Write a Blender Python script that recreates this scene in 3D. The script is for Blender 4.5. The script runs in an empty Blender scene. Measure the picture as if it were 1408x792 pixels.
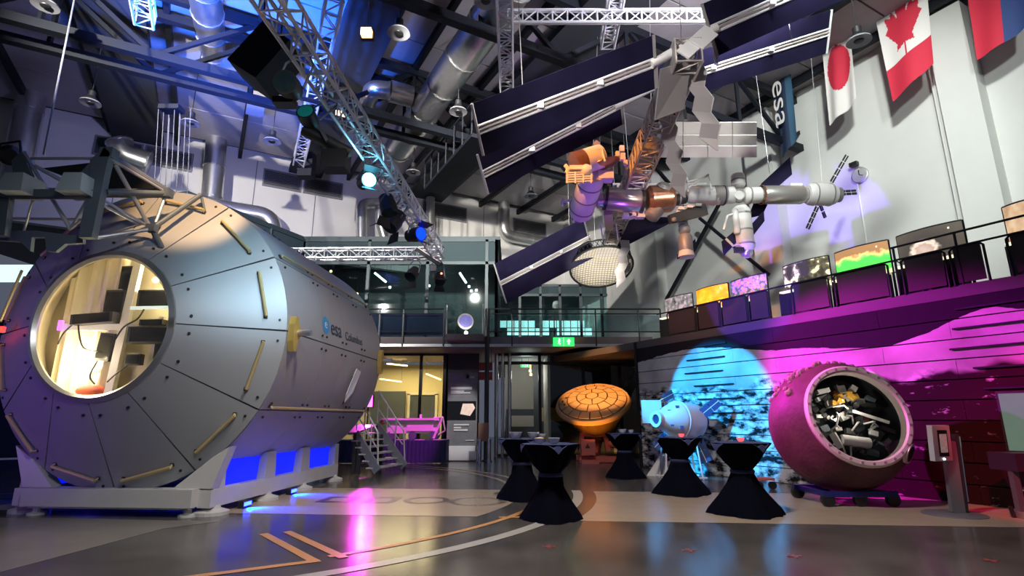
import bpy, bmesh, math, random
from mathutils import Vector, Matrix
random.seed(7)
scene = bpy.context.scene
COL = scene.collection
PI = math.pi

# ------------------------------------------------------------------ camera
FPX, CXP, CYP, HORIZON, EYE = 750.0, 704.0, 396.0, 575.0, 1.45
PITCH = math.atan((HORIZON - CYP) / FPX)
cam_data = bpy.data.cameras.new('camera')
cam_data.sensor_width = 36.0
cam_data.lens = FPX / 1408.0 * 36.0
cam_data.clip_end = 200
cam = bpy.data.objects.new('camera', cam_data)
cam.location = (0, 0, EYE)
cam.rotation_euler = (PI / 2 + PITCH, 0, 0)
COL.objects.link(cam)
scene.camera = cam

# ------------------------------------------------------------------ world and exposure
vs = scene.view_settings
vs.view_transform = 'Standard'
vs.look = 'None'
vs.gamma = 1.0
vs.use_curve_mapping = False
vs.exposure = 0.0
world = bpy.data.worlds.new('hall_air')
scene.world = world
world.use_nodes = True
world.node_tree.nodes['Background'].inputs[0].default_value = (0.62, 0.70, 0.95, 1)
world.node_tree.nodes['Background'].inputs[1].default_value = 0.14

# ------------------------------------------------------------------ pixel helpers (a pixel gives a direction only)
_fw = Vector((0, math.cos(PITCH), math.sin(PITCH)))
_up = Vector((0, -math.sin(PITCH), math.cos(PITCH)))
_rt = Vector((1, 0, 0))
EYEP = Vector((0, 0, EYE))
def ray(x, y):
    return _rt * (x - CXP) - _up * (y - CYP) + _fw * FPX
def pt(x, y, Y):                       # point at depth Y
    r = ray(x, y); return EYEP + r * (Y / r.y)
def hz(x, y, z=0.0):                   # point on the horizontal plane at height z
    r = ray(x, y); return EYEP + r * ((z - EYE) / r.z)
def hp(x, y, p0, n):                   # point on any plane
    r = ray(x, y); p0 = Vector(p0); n = Vector(n)
    return EYEP + r * ((p0 - EYEP).dot(n) / r.dot(n))

# ------------------------------------------------------------------ lights of the hall
def aim(o, target):
    o.rotation_euler = (Vector(target) - Vector(o.location)).to_track_quat('-Z', 'Y').to_euler()
def spot(name, loc, target, color, watts, angle, blend=0.3, radius=0.08):
    l = bpy.data.lights.new(name, 'SPOT')
    l.energy = watts; l.color = color; l.spot_size = math.radians(angle)
    l.spot_blend = blend; l.shadow_soft_size = radius
    o = bpy.data.objects.new(name, l); o.location = loc; COL.objects.link(o); aim(o, target)
    return o
def area(name, loc, target, color, watts, sx, sy):
    l = bpy.data.lights.new(name, 'AREA')
    l.shape = 'RECTANGLE'; l.size = sx; l.size_y = sy; l.energy = watts; l.color = color
    o = bpy.data.objects.new(name, l); o.location = loc; COL.objects.link(o); aim(o, target)
    return o
def point(name, loc, color, watts, radius=0.1):
    l = bpy.data.lights.new(name, 'POINT')
    l.energy = watts; l.color = color; l.shadow_soft_size = radius
    o = bpy.data.objects.new(name, l); o.location = loc; COL.objects.link(o)
    return o

MAG = (1.0, 0.02, 0.75); CYAN = (0.02, 0.50, 1.0); DBLUE = (0.0, 0.02, 1.0); WARM = (1.0, 0.72, 0.42); ORANGE = (1.0, 0.34, 0.06)
# unseen fill spots added to brighten hall and exhibits, plus the blue roof wash
spot('fill_back_wall', (-9.0, 4.5, 9.0), (-7.5, 20.0, 10.2), (1.0, 0.95, 0.87), 11000, 60, 0.8, 0.08)
spot('fill_back_wall_right', (-2.4, 7.6, 9.0), (1.0, 26.0, 8.9), (1.0, 0.95, 0.87), 11000, 40, 0.8, 0.08)
spot('fill_right_wall', (4.0, 3.5, 11.2), (9.8, 16.3, 7.4), (0.94, 1.0, 0.94), 6500, 58, 0.8, 0.4)
spot('fill_right_wall_side', (4.5, 0.5, 9.0), (11.2, 12.5, 8.2), (0.92, 1.0, 0.96), 2400, 44, 0.8, 0.3)
spot('fill_floor', (0.3, 5.0, 9.3), (0.8, 8.6, 0.0), (1.0, 0.91, 0.82), 3300, 92, 0.8, 0.5)
spot('fill_module', (0.0, 1.0, 6.5), (-5.2, 9.8, 2.8), (0.90, 0.95, 1.0), 950, 46, 0.8, 0.5)
spot('fill_roof', (5.5, 6.5, 9.4), (0.5, 16.5, 12.2), (0.92, 0.88, 1.0), 4200, 90, 0.9, 0.3)
spot('fill_roof_left', (-5.5, 11.0, 7.6), (-10.0, 16.5, 12.0), (0.42, 0.42, 1.0), 1500, 100, 0.9, 0.3)
spot('blue_ceiling_wash', (-6.0, 9.3, 6.8), (-7.0, 12.2, 12.0), (0.02, 0.14, 1.0), 15000, 78, 0.9, 0.2)
spot('station_fill', (-1.5, 1.5, 6.2), (2.8, 9.8, 7.0), (1.0, 0.95, 0.92), 2100, 40, 0.8, 0.2)
spot('radiator_fill', (6.8, 3.5, 6.0), pt(975, 192, 10.9), (1.0, 0.93, 0.85), 2600, 15, 0.7, 0.1)
spot('board_fill', (-1.2, 15.8, 6.2), (-1.8, 19.7, 1.4), (1.0, 0.95, 0.92), 1500, 17, 0.6, 0.1)
spot('reflector_fill', (2.6, 14.6, 4.4), (3.0, 18.4, 6.9), (1.0, 0.93, 0.80), 1500, 34, 0.8, 0.1)
# stage lights
spot('cyan_profile_spot', (-2.6, 11.0, 6.3), hp(988, 566, (3.95, 17.25, 0), (.8746, .4848, 0)), (0.01, 0.40, 1.0), 15000, 21, 0.10)
spot('magenta_spot', (-1.6, 15.6, 6.2), (7.9, 10.2, 1.6), (0.85, 0.02, 0.80), 19000, 27, 0.5)
spot('magenta_front_spot', (-2.3, 8.6, 6.2), (5.75, 10.3, 1.35), (0.95, 0.01, 0.60), 4200, 14.5, 0.3)
spot('red_spot', (4.0, 4.0, 5.5), (8.6, 9.0, 0.8), (1.0, 0.0, 0.04), 2600, 26, 0.6)
spot('violet_gallery_wash', (1.0, 9.5, 1.6), hp(1125, 340, (7.89, 19.43, 0), (.8746, .4848, 0)), (0.20, 0.06, 1.0), 6000, 22, 0.1)
spot('violet_station_wash', (2.4, 10.0, 0.5), (2.2, 12.6, 6.4), (0.35, 0.05, 1.0), 700, 24, 0.6)
spot('orange_station_spot', (-1.5, 7.5, 8.6), (2.3, 11.6, 7.0), ORANGE, 3000, 26, 0.6)
spot('orange_capsule_spot', (1.6, 14.0, 6.4), (3.0, 19.6, 2.4), (1.0, 0.50, 0.16), 5200, 22, 0.5)
spot('orange_capsule_uplight', (2.3, 17.2, 0.3), (2.9, 19.2, 2.0), (1.0, 0.40, 0.05), 260, 50, 0.6)
spot('cool_module_spot', (-1.0, 5.0, 5.4), (-4.4, 9.0, 3.7), (0.36, 0.76, 1.0), 950, 30, 0.9, 0.3)
spot('warm_module_spot', (-3.0, 4.0, 9.5), (-5.6, 9.0, 4.9), (1.0, 0.62, 0.30), 5500, 18, 0.6)
spot('violet_module_wash', (-9.5, 4.5, 1.2), (-7.8, 8.8, 2.2), (0.34, 0.10, 1.0), 280, 60, 0.8)
spot('pink_rover_spot', (-2.6, 16.4, 6.2), (-3.35, 19.3, 1.15), (1.0, 0.06, 0.80), 2600, 24, 0.5)
point('upper_room_light', (-4.0, 22.6, 7.9), (0.85, 1.0, 1.0), 60, 0.1)

# ------------------------------------------------------------------ mesh builder
class MB:
    def __init__(s): s.v = []; s.f = []
    def add(s, vs_, fs_):
        b = len(s.v); s.v += [Vector(p) for p in vs_]; s.f += [[i + b for i in f] for f in fs_]; return s
    def box(s, c, d, R=None):
        c = Vector(c); o = []
        for i in (-.5, .5):
            for j in (-.5, .5):
                for k in (-.5, .5):
                    q = Vector((i * d[0], j * d[1], k * d[2]))
                    o.append(c + (R @ q if R else q))
        return s.add(o, [(0, 1, 3, 2), (4, 6, 7, 5), (0, 4, 5, 1), (2, 3, 7, 6), (0, 2, 6, 4), (1, 5, 7, 3)])
    def beam(s, p, q, w, h=None, up=(0, 0, 1)):
        p = Vector(p); q = Vector(q); h = w if h is None else h
        d = q - p; L = d.length
        if L < 1e-6: return s
        d /= L; u = Vector(up)
        if abs(d.dot(u)) > .98: u = Vector((0, 1, 0)) if abs(d.y) < .9 else Vector((1, 0, 0))
        x = d.cross(u).normalized(); z = x.cross(d)
        R = Matrix((x, d, z)).transposed()
        return s.box((p + q) / 2, (w, L, h), R)
    def tube(s, p, q, r, n=8, r2=None, caps=True):
        p = Vector(p); q = Vector(q); d = (q - p)
        if d.length < 1e-6: return s
        return s.lathe([(r, 0), (r if r2 is None else r2, d.length)], p, d, n, caps)
    def lathe(s, prof, o, axis, n=24, caps=True, a0=0.0, a1=2 * PI, ref=None):
        o = Vector(o); a = Vector(axis).normalized()
        if ref is None: ref = Vector((0, 0, 1)) if abs(a.z) < .9 else Vector((1, 0, 0))
        x = (Vector(ref) - a * Vector(ref).dot(a)).normalized(); y = a.cross(x)
        full = abs(a1 - a0 - 2 * PI) < 1e-6
        m = n if full else n + 1
        vs_ = []; fs_ = []
        for r, t in prof:
            for i in range(m):
                th = a0 + (a1 - a0) * i / n
                vs_.append(o + a * t + (x * math.cos(th) + y * math.sin(th)) * r)
        for k in range(len(prof) - 1):
            for i in range(n):
                j = (i + 1) % m
                fs_.append((k * m + i, k * m + j, (k + 1) * m + j, (k + 1) * m + i))
        if caps and full:
            if prof[0][0] > 1e-4: fs_.append(tuple(reversed(range(m))))
            if prof[-1][0] > 1e-4: fs_.append(tuple((len(prof) - 1) * m + i for i in range(m)))
        return s.add(vs_, fs_)
    def path(s, pts, r, n=6, closed=False):
        P = [Vector(p) for p in pts]; N = len(P); rings = []
        prev = None
        for i in range(N):
            if closed: t = (P[(i + 1) % N] - P[i - 1])
            else: t = (P[min(i + 1, N - 1)] - P[max(i - 1, 0)])
            t.normalize()
            if prev is None:
                ref = Vector((0, 0, 1)) if abs(t.z) < .9 else Vector((1, 0, 0))
                x = t.cross(ref).normalized()
            else:
                x = (prev - t * prev.dot(t)).normalized()
            prev = x; y = t.cross(x)
            rings.append([P[i] + (x * math.cos(2 * PI * k / n) + y * math.sin(2 * PI * k / n)) * r for k in range(n)])
        vs_ = [p for R in rings for p in R]; fs_ = []
        for i in range(N if closed else N - 1):
            j = (i + 1) % N
            for k in range(n):
                l = (k + 1) % n
                fs_.append((i * n + k, i * n + l, j * n + l, j * n + k))
        if not closed:
            fs_.append(tuple(reversed(range(n)))); fs_.append(tuple((N - 1) * n + k for k in range(n)))
        return s.add(vs_, fs_)
    def prism(s, poly, o, ux, uy, th):
        o = Vector(o); ux = Vector(ux); uy = Vector(uy); nz = ux.cross(uy).normalized()
        n = len(poly)
        vs_ = [o + ux * a + uy * b - nz * th / 2 for a, b in poly] + [o + ux * a + uy * b + nz * th / 2 for a, b in poly]
        fs_ = [tuple(reversed(range(n))), tuple(range(n, 2 * n))] + [(i, (i + 1) % n, (i + 1) % n + n, i + n) for i in range(n)]
        return s.add(vs_, fs_)
    def poly3(s, pts, th, nrm=None):   # thick polygon through 3-D points
        P = [Vector(p) for p in pts]; n = len(P)
        nz = Vector(nrm).normalized() if nrm else (P[1] - P[0]).cross(P[2] - P[0]).normalized()
        vs_ = [p - nz * th / 2 for p in P] + [p + nz * th / 2 for p in P]
        fs_ = [tuple(reversed(range(n))), tuple(range(n, 2 * n))] + [(i, (i + 1) % n, (i + 1) % n + n, i + n) for i in range(n)]
        return s.add(vs_, fs_)
    def sphere(s, c, r, n=16, m=10, sc=(1, 1, 1)):
        c = Vector(c); vs_ = []; fs_ = []
        for j in range(m + 1):
            ph = PI * j / m
            for i in range(n):
                th = 2 * PI * i / n
                vs_.append(c + Vector((r * sc[0] * math.sin(ph) * math.cos(th), r * sc[1] * math.sin(ph) * math.sin(th), r * sc[2] * math.cos(ph))))
        for j in range(m):
            for i in range(n):
                k = (i + 1) % n
                fs_.append((j * n + i, (j + 1) * n + i, (j + 1) * n + k, j * n + k))
        return s.add(vs_, fs_)
    def build(s, name, mat, parent=None, smooth=False, kind=None, origin=None):
        off = Vector((0, 0, 0))
        if parent is not None: off = wloc(parent)
        base = Vector(origin) if origin is not None else off
        me = bpy.data.meshes.new(name)
        me.from_pydata([tuple(p - base) for p in s.v], [], s.f)
        bm = bmesh.new(); bm.from_mesh(me)
        bmesh.ops.remove_doubles(bm, verts=bm.verts, dist=1e-5)
        bmesh.ops.recalc_face_normals(bm, faces=bm.faces)
        bm.to_mesh(me); bm.free()
        if smooth:
            for p in me.polygons: p.use_smooth = True
            me.set_sharp_from_angle(angle=math.radians(35))
        me.materials.append(mat)
        o = bpy.data.objects.new(name, me); COL.objects.link(o)
        o.location = base - off
        if parent is not None: o.parent = parent
        if kind: o['kind'] = kind
        return o

def wloc(o):
    v = Vector(o.location)
    while o.parent is not None:
        o = o.parent; v += Vector(o.location)
    return v
def tag(o, label=None, cat=None, group=None, kind=None):
    if label: o['label'] = label
    if cat: o['category'] = cat
    if group: o['group'] = group
    if kind: o['kind'] = kind
    return o
def thing(name, loc, label, cat, group=None):
    o = bpy.data.objects.new(name, None); o.empty_display_size = .2
    o.location = loc; COL.objects.link(o)
    return tag(o, label, cat, group)
def copy_tree(o, parent=None):
    c = o.copy(); COL.objects.link(c); c.parent = parent
    for ch in [x for x in bpy.data.objects if x.parent == o]:
        copy_tree(ch, c)
    return c
def share(o, loc, parent, rot=None):   # another object on the same mesh
    c = o.copy(); COL.objects.link(c); c.parent = parent; c.location = loc
    if rot is not None: c.rotation_euler = rot
    return c

# ------------------------------------------------------------------ materials
def mat(name, col, rough=.5, metal=0.0, emit=None, es=0.0, noise=0.0, nscale=6.0, bump=0.0, bscale=40.0, spec=.5, coat=0.0):
    m = bpy.data.materials.new(name); m.use_nodes = True
    nt = m.node_tree; b = nt.nodes['Principled BSDF']
    b.inputs['Base Color'].default_value = (*col, 1); b.inputs['Roughness'].default_value = rough
    b.inputs['Metallic'].default_value = metal; b.inputs['Specular IOR Level'].default_value = spec
    b.inputs['Coat Weight'].default_value = coat
    if emit:
        b.inputs['Emission Color'].default_value = (*emit, 1); b.inputs['Emission Strength'].default_value = es
    if noise > 0:
        tc = nt.nodes.new('ShaderNodeNewGeometry')
        n = nt.nodes.new('ShaderNodeTexNoise'); n.inputs['Scale'].default_value = nscale; n.inputs['Detail'].default_value = 5
        nt.links.new(tc.outputs['Position'], n.inputs['Vector'])
        mx = nt.nodes.new('ShaderNodeMix'); mx.data_type = 'RGBA'
        mx.inputs['A'].default_value = tuple(c * (1 - noise) for c in col) + (1,)
        mx.inputs['B'].default_value = tuple(min(1, c * (1 + noise)) for c in col) + (1,)
        nt.links.new(n.outputs['Fac'], mx.inputs['Factor']); nt.links.new(mx.outputs['Result'], b.inputs['Base Color'])
    if bump > 0:
        tc = nt.nodes.new('ShaderNodeNewGeometry')
        n = nt.nodes.new('ShaderNodeTexNoise'); n.inputs['Scale'].default_value = bscale
        nt.links.new(tc.outputs['Position'], n.inputs['Vector'])
        bp = nt.nodes.new('ShaderNodeBump'); bp.inputs['Strength'].default_value = bump; bp.inputs['Distance'].default_value = .02
        nt.links.new(n.outputs['Fac'], bp.inputs['Height']); nt.links.new(bp.outputs['Normal'], b.inputs['Normal'])
    return m
def glass_mat(name, tint=(.9, .95, .95), refl=.9):
    m = bpy.data.materials.new(name); m.use_nodes = True
    nt = m.node_tree; nt.nodes.remove(nt.nodes['Principled BSDF'])
    out = nt.nodes['Material Output']
    t = nt.nodes.new('ShaderNodeBsdfTransparent'); t.inputs[0].default_value = (*tint, 1)
    g = nt.nodes.new('ShaderNodeBsdfGlossy'); g.inputs['Roughness'].default_value = .03; g.inputs[0].default_value = (refl, refl, refl, 1)
    f = nt.nodes.new('ShaderNodeFresnel'); f.inputs[0].default_value = 1.5
    mx = nt.nodes.new('ShaderNodeMixShader')
    nt.links.new(f.outputs[0], mx.inputs[0]); nt.links.new(t.outputs[0], mx.inputs[1]); nt.links.new(g.outputs[0], mx.inputs[2])
    nt.links.new(mx.outputs[0], out.inputs[0])
    return m

M = {}
M['plaster'] = mat('plaster', (.62, .62, .60), .8, noise=.05, nscale=2)
M['plaster_back'] = mat('plaster_back', (.60, .59, .56), .8, noise=.05, nscale=2)
M['roof_panel'] = mat('roof_panel', (.34, .32, .33), .9, noise=.10, nscale=5)
M['roof_dark'] = mat('roof_dark', (.030, .034, .042), .8)
M['steel_black'] = mat('steel_black', (.008, .010, .016), .6, spec=.25)
M['steel_dark'] = mat('steel_dark', (.05, .055, .06), .45, .6)
M['steel_grey'] = mat('steel_grey', (.10, .125, .16), .5, .2)
M['teal_frame'] = mat('teal_frame', (.04, .062, .068), .45, .2)
M['teal_panel'] = mat('teal_panel', (.040, .066, .073), .6, .0, spec=.15)
M['alu'] = mat('alu', (.62, .62, .64), .32, .85)
M['alu_white'] = mat('alu_white', (.66, .66, .67), .38, .35)
M['duct'] = mat('duct', (.60, .60, .60), .30, .9, noise=.15, nscale=9)
M['chrome'] = mat('chrome', (.8, .8, .8), .15, 1)
M['glass'] = glass_mat('glass', (.78, .88, .88))
M['clear_glass'] = glass_mat('clear_glass', (.96, .98, .98))
M['black'] = mat('black', (.012, .012, .014), .5)
M['black_gloss'] = mat('black_gloss', (.01, .01, .012), .15)
M['cloth_black'] = mat('cloth_black', (.003, .0035, .008), .95, bump=.3, bscale=25, spec=.04)
M['cloth_navy'] = mat('cloth_navy', (.035, .045, .13), .85)
M['cloth_blue'] = mat('cloth_blue', (.02, .03, .09), .85)
M['ceramic'] = mat('ceramic', (.75, .76, .80), .3)
M['white'] = mat('white', (.75, .75, .75), .45)
M['cream'] = mat('cream', (.78, .70, .52), .7)
M['ivory_panel'] = mat('ivory_panel', (.80, .72, .52), .6)
M['gold'] = mat('gold', (.55, .38, .10), .45, .35)
M['gold_pale'] = mat('gold_pale', (.55, .43, .20), .45, .3)
M['skin_metal'] = mat('skin_metal', (.37, .38, .40), .48, .32, noise=.05, nscale=1.5)
M['skin_side'] = mat('skin_side', (.38, .37, .39), .50, .30, noise=.06, nscale=1.5)
M['gap_dark'] = mat('gap_dark', (.02, .02, .022), .7)
M['bolt'] = mat('bolt', (.02, .02, .022), .4)
M['red_stand'] = mat('red_stand', (.55, .13, .10), .5)
M['warm_room'] = mat('warm_room', (.62, .52, .28), .8)
M['red_panel'] = mat('red_panel', (.35, .05, .04), .6)

# ================================================================== THE SHELL
AW = Vector((3.95, 17.25, 0)); DW = Vector((.4848, -.8746, 0)); NW = Vector((.8746, .4848, 0))
def WM(u, z, w=0.0):                    # mural wall frame: u towards the camera, w behind the wall
    return AW + DW * u + NW * w + Vector((0, 0, z))
def mu(x, y, w=0.0):                    # pixel on a plane parallel to the mural -> (u, z)
    p = hp(x, y, AW + NW * w, NW); return (p - AW).dot(DW), p.z
RW = 4.5
CORNER = hp(775, 312, AW + NW * RW, NW); CORNER.z = 0
ROT_W = Matrix((DW, NW, Vector((0, 0, 1)))).transposed()          # x along u, y outward
def back(x, y, off=0.0):                # pixel on the back wall (off = metres in front of it)
    return hp(x, y, CORNER + DW * off, DW)
CEIL = 12.05

def struct(o): o['kind'] = 'structure'; return o

# ---- floor
def floor_mat():
    m = mat('floor_polished', (.10, .095, .09), .24)
    nt = m.node_tree; b = nt.nodes['Principled BSDF']
    g = nt.nodes.new('ShaderNodeNewGeometry')
    n1 = nt.nodes.new('ShaderNodeTexNoise'); n1.inputs['Scale'].default_value = 1.2; n1.inputs['Detail'].default_value = 8
    n2 = nt.nodes.new('ShaderNodeTexNoise'); n2.inputs['Scale'].default_value = 60; n2.inputs['Detail'].default_value = 3
    for n in (n1, n2): nt.links.new(g.outputs['Position'], n.inputs['Vector'])
    a = nt.nodes.new('ShaderNodeMath'); a.operation = 'MULTIPLY_ADD'; a.inputs[1].default_value = .35
    nt.links.new(n2.outputs['Fac'], a.inputs[0]); nt.links.new(n1.outputs['Fac'], a.inputs[2])
    r = nt.nodes.new('ShaderNodeValToRGB')
    r.color_ramp.elements[0].position = .45; r.color_ramp.elements[0].color = (.058, .052, .049, 1)
    r.color_ramp.elements[1].position = .95; r.color_ramp.elements[1].color = (.130, .118, .108, 1)
    nt.links.new(a.outputs[0], r.inputs[0]); nt.links.new(r.outputs[0], b.inputs['Base Color'])
    rr = nt.nodes.new('ShaderNodeMapRange'); rr.inputs['To Min'].default_value = .13; rr.inputs['To Max'].default_value = .25
    nt.links.new(n1.outputs['Fac'], rr.inputs[0]); nt.links.new(rr.outputs[0], b.inputs['Roughness'])
    return m
M['floor'] = floor_mat()
M['floor_beige'] = mat('floor_beige', (.43, .34, .25), .24, noise=.12, nscale=2.5)
M['floor_pale'] = mat('floor_pale', (.48, .46, .42), .26, noise=.10, nscale=4)
M['floor_orange'] = mat('floor_orange', (.62, .30, .10), .35, noise=.08, nscale=4)
M['floor_letter'] = mat('floor_letter', (.05, .05, .055), .3)
M['floor_red'] = mat('floor_red', (.26, .06, .06), .4)
FL = MB().box((0, 15, -.1), (70, 60, .2)).build('floor', M['floor']); struct(FL)
FC = Vector((-6.4, 11.9, 0))
def arc_band(r0, r1, a0, a1, z, n=64, c=FC):
    b = MB(); vs_ = []; fs_ = []
    for i in range(n + 1):
        a = a0 + (a1 - a0) * i / n
        for r in (r0, r1): vs_.append(c + Vector((r * math.cos(a), r * math.sin(a), z)))
    for i in range(n): fs_.append((2 * i, 2 * i + 1, 2 * i + 3, 2 * i + 2))
    return b.add(vs_, fs_)
arc_band(7.62, 7.80, -PI * .62, .0, .004).build('floor_ring', M['floor_pale'], FL)
arc_band(6.35, 6.47, .12, PI * .42, .004).build('floor_ring', M['floor_beige'], FL)
arc_band(6.75, 6.87, .16, PI * .40, .004).build('floor_ring', M['floor_beige'], FL)
arc_band(7.03, 7.13, -PI * .285, -.36, .005).build('floor_line', M['floor_orange'], FL)
SX = Vector((math.cos(.079), -math.sin(.079), 0)); SY = Vector((math.sin(.079), math.cos(.079), 0))
def stripe_poly(sx0, sx1, y0, y1, clip):
    # stripe across the hall, clipped by the ring
    b = MB(); vs_ = []; fs_ = []; n = 40
    for i in range(n + 1):
        y = y0 + (y1 - y0) * i / n
        base = Vector((0, 0, .003)) + SY * y
        # x where |p - FC| = R
        d = base - FC; d.z = 0; B = d.dot(SX); Cc = d.dot(d) - abs(clip) ** 2; disc = B * B - Cc
        xr = -B + math.sqrt(max(disc, 0))
        a, c = (sx0, min(sx1, xr)) if clip > 0 else (max(sx0, xr), sx1)
        vs_ += [base + SX * a, base + SX * c]
    for i in range(n): fs_.append((2 * i, 2 * i + 1, 2 * i + 3, 2 * i + 2))
    return b.add(vs_, fs_)
stripe_poly(-9.5, 3, 8.75, 11.95, 6.62).build('floor_inlay', M['floor_beige'], FL)
stripe_poly(-1, 13, 8.52, 11.85, -8.05).build('floor_inlay', M['floor_beige'], FL)
MB().add([hz(225, 727) + Vector((0, 0, .002)), hz(300, 717) + Vector((0, 0, .002)), hz(60, 712) + Vector((0, 0, .002)), hz(-250, 712) + Vector((0, 0, .002)), hz(-250, 860) + Vector((0, 0, .002)), hz(0, 787) + Vector((0, 0, .002))], [(0, 1, 2, 3, 4, 5)]).build('floor_inlay', mat('floor_grey', (.22, .205, .19), .26, noise=.15, nscale=2), FL)
# orange corner lines
def fline(pix, w, name, m, z=.005):
    P = [hz(*p) for p in pix]
    b = MB()
    for p, q in zip(P, P[1:]):
        d = (q - p).normalized(); s = Vector((-d.y, d.x, 0)) * w / 2
        e = d * w * .5
        b.add([p - e - s + Vector((0, 0, z)), q + e - s + Vector((0, 0, z)), q + e + s + Vector((0, 0, z)), p - e + s + Vector((0, 0, z))], [(0, 1, 2, 3)])
        z += .0006
    return b.build(name, m, FL)
fline([(364, 735), (432, 772), (300, 789), (150, 808)], .11, 'floor_line', M['floor_orange'])
fline([(396, 732), (470, 766)], .11, 'floor_line', M['floor_orange'], .0062)
fline([(690, 711.5), (735, 711.5)], .09, 'floor_line', M['floor_orange'], .0058)
# lettering on the floor: two rectangles, a ring and a wreath of ticks
def frame2(c, w, h, t, z=.006):
    c = Vector(c); b = MB()
    for (x0, x1, y0, y1) in ((-w, w, -h, -h + t), (-w, w, h - t, h), (-w, -w + t, -h + t, h - t), (w - t, w, -h + t, h - t)):
        b.add([c + SX * x0 + SY * y0 + Vector((0, 0, z)), c + SX * x1 + SY * y0 + Vector((0, 0, z)), c + SX * x1 + SY * y1 + Vector((0, 0, z)), c + SX * x0 + SY * y1 + Vector((0, 0, z))], [(0, 1, 2, 3)])
    return b
frame2((-3.15, 10.6, 0), .32, .36, .13).build('floor_lettering', M['floor_letter'], FL)
frame2((-2.35, 10.55, 0), .28, .36, .13).build('floor_lettering', M['floor_letter'], FL)
arc_band(.30, .42, 0, 2 * PI, .006, 32, Vector((-1.55, 10.5, 0))).build('floor_lettering', M['floor_letter'], FL)
b = MB()
for i in range(40):
    a = 2 * PI * i / 40; c = Vector((-.62, 10.35, .006)); d = Vector((math.cos(a), math.sin(a), 0)); s = Vector((-d.y, d.x, 0)) * .010
    b.add([c + d * .40 - s, c + d * .52 - s, c + d * .52 + s, c + d * .40 + s], [(0, 1, 2, 3)])
b.build('floor_wreath', M['floor_letter'], FL, kind='stuff')
for p in ((755, 752), (948, 757), (1092, 765), (1362, 771)):
    c = hz(*p); MB().box(c + Vector((0, 0, .003)), (.16, .04, .004)).box(c + Vector((0, 0, .0035)), (.04, .16, .004)).build('floor_cross', M['floor_red'], FL)

# ---- back wall (with the louvres) and right wall
BV = -NW                                                   # along the back wall, to the left
def wall_box(p, q, z0, z1, th, out, name, m, parent=None):
    p = Vector(p); q = Vector(q); o = Vector(out).normalized() * th
    P = [p, q, q + o, p + o]
    return MB().add([v + Vector((0, 0, z)) for z in (z0, z1) for v in P], [(3, 2, 1, 0), (4, 5, 6, 7), (0, 1, 5, 4), (1, 2, 6, 5), (2, 3, 7, 6), (3, 0, 4, 7)]).build(name, m, parent)
WB = struct(wall_box(CORNER + NW * .3, CORNER + BV * 34, 8.0, CEIL + .3, .3, -DW, 'wall_back', M['plaster_back']))
WR = struct(wall_box(CORNER, CORNER + DW * 30, 0, CEIL + .3, .3, NW, 'wall_right', M['plaster']))
# joints between the wall panels of the back wall
for px in (150, 345, 431, 600, 665):
    c = back(px, 300); MB().box(Vector((c.x, c.y, 10.0)) + DW * .004, (.008, .03, 3.9), ROT_W).build('panel_joint', M['steel_grey'], WB)
# pilasters
for x0, x1 in ((888, 911), (1045, 1084), (1337, 1397)):
    u0 = mu(x0, 300, RW)[0]; u1 = mu(x1, 300, RW)[0]
    c = WM((u0 + u1) / 2, 5.95, RW - .25)
    MB().box(c, (u1 - u0, .5, 11.9), ROT_W).build('pilaster', M['plaster'], WR)
    MB().box(WM(u0 - .1, 5.95, RW - .12), (.2, .24, 11.9), ROT_W).build('pilaster_step', M['plaster'], WR)
# conduit on the right wall
cu = mu(1187, 300, RW)[0]
MB().tube(WM(cu, 4.2, RW - .03), WM(cu, 8.3, RW - .03), .025).build('conduit', M['white'], WR)
# louvres
M['louvre'] = mat('louvre', (.20, .20, .215), .5, .2)
lab = {0: 'blue-grey flat wall panel beside the round duct elbow on the cream wall', 1: 'grey louvre grille behind the hanging steel wires', 2: 'left of two joined grey louvre grilles on the cream wall',
       3: 'right of two joined grey louvre grilles on the cream wall', 4: 'grey louvre grille behind the end of the lighting truss', 5: 'grey louvre grille behind the curved wall duct', }
for i, (x0, x1) in enumerate(((130, 197), (199, 266), (362, 415), (418, 471), (582, 641), (706, 750))):
    ym = 200 + (x0 - 130) * .19
    a = back(x0, ym); c = back(x1, ym); vlen = (c - a).length
    mid = (a + c) / 2; mid.z = 11.28
    r = thing('louvre_grille', mid, lab[i], 'vent')
    for s in (-1, 1):
        MB().box(mid + DW * .03 + NW * s * (vlen / 2 - .03), (.06, .06, .78), ROT_W).build('frame', M['louvre'], r)
        MB().box(mid + DW * .03 + Vector((0, 0, s * .36)), (.06, vlen - .12, .06), ROT_W).build('frame', M['louvre'], r)
    if i == 0:
        MB().box(mid + DW * .03, (.05, vlen - .12, .66), ROT_W).build('panel', M['teal_panel'], r)
        continue
    MB().box(mid + DW * .012, (.02, vlen - .12, .66), ROT_W).build('backing', M['gap_dark'], r)
    first = None
    for k in range(10):
        z = mid.z - .30 + k * .0667
        c0 = Vector((mid.x, mid.y, z)) + DW * .045
        if first is None:
            first = MB().poly3([c0 + NW * (vlen / 2 - .06) + Vector((0, 0, .022)) - DW * .02, c0 - NW * (vlen / 2 - .06) + Vector((0, 0, .022)) - DW * .02,
                                c0 - NW * (vlen / 2 - .06) - Vector((0, 0, .022)) + DW * .02, c0 + NW * (vlen / 2 - .06) - Vector((0, 0, .022)) + DW * .02], .012).build('slat', M['louvre'], r); z0 = z
        else: share(first, first.location + Vector((0, 0, z - z0)), r)

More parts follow.
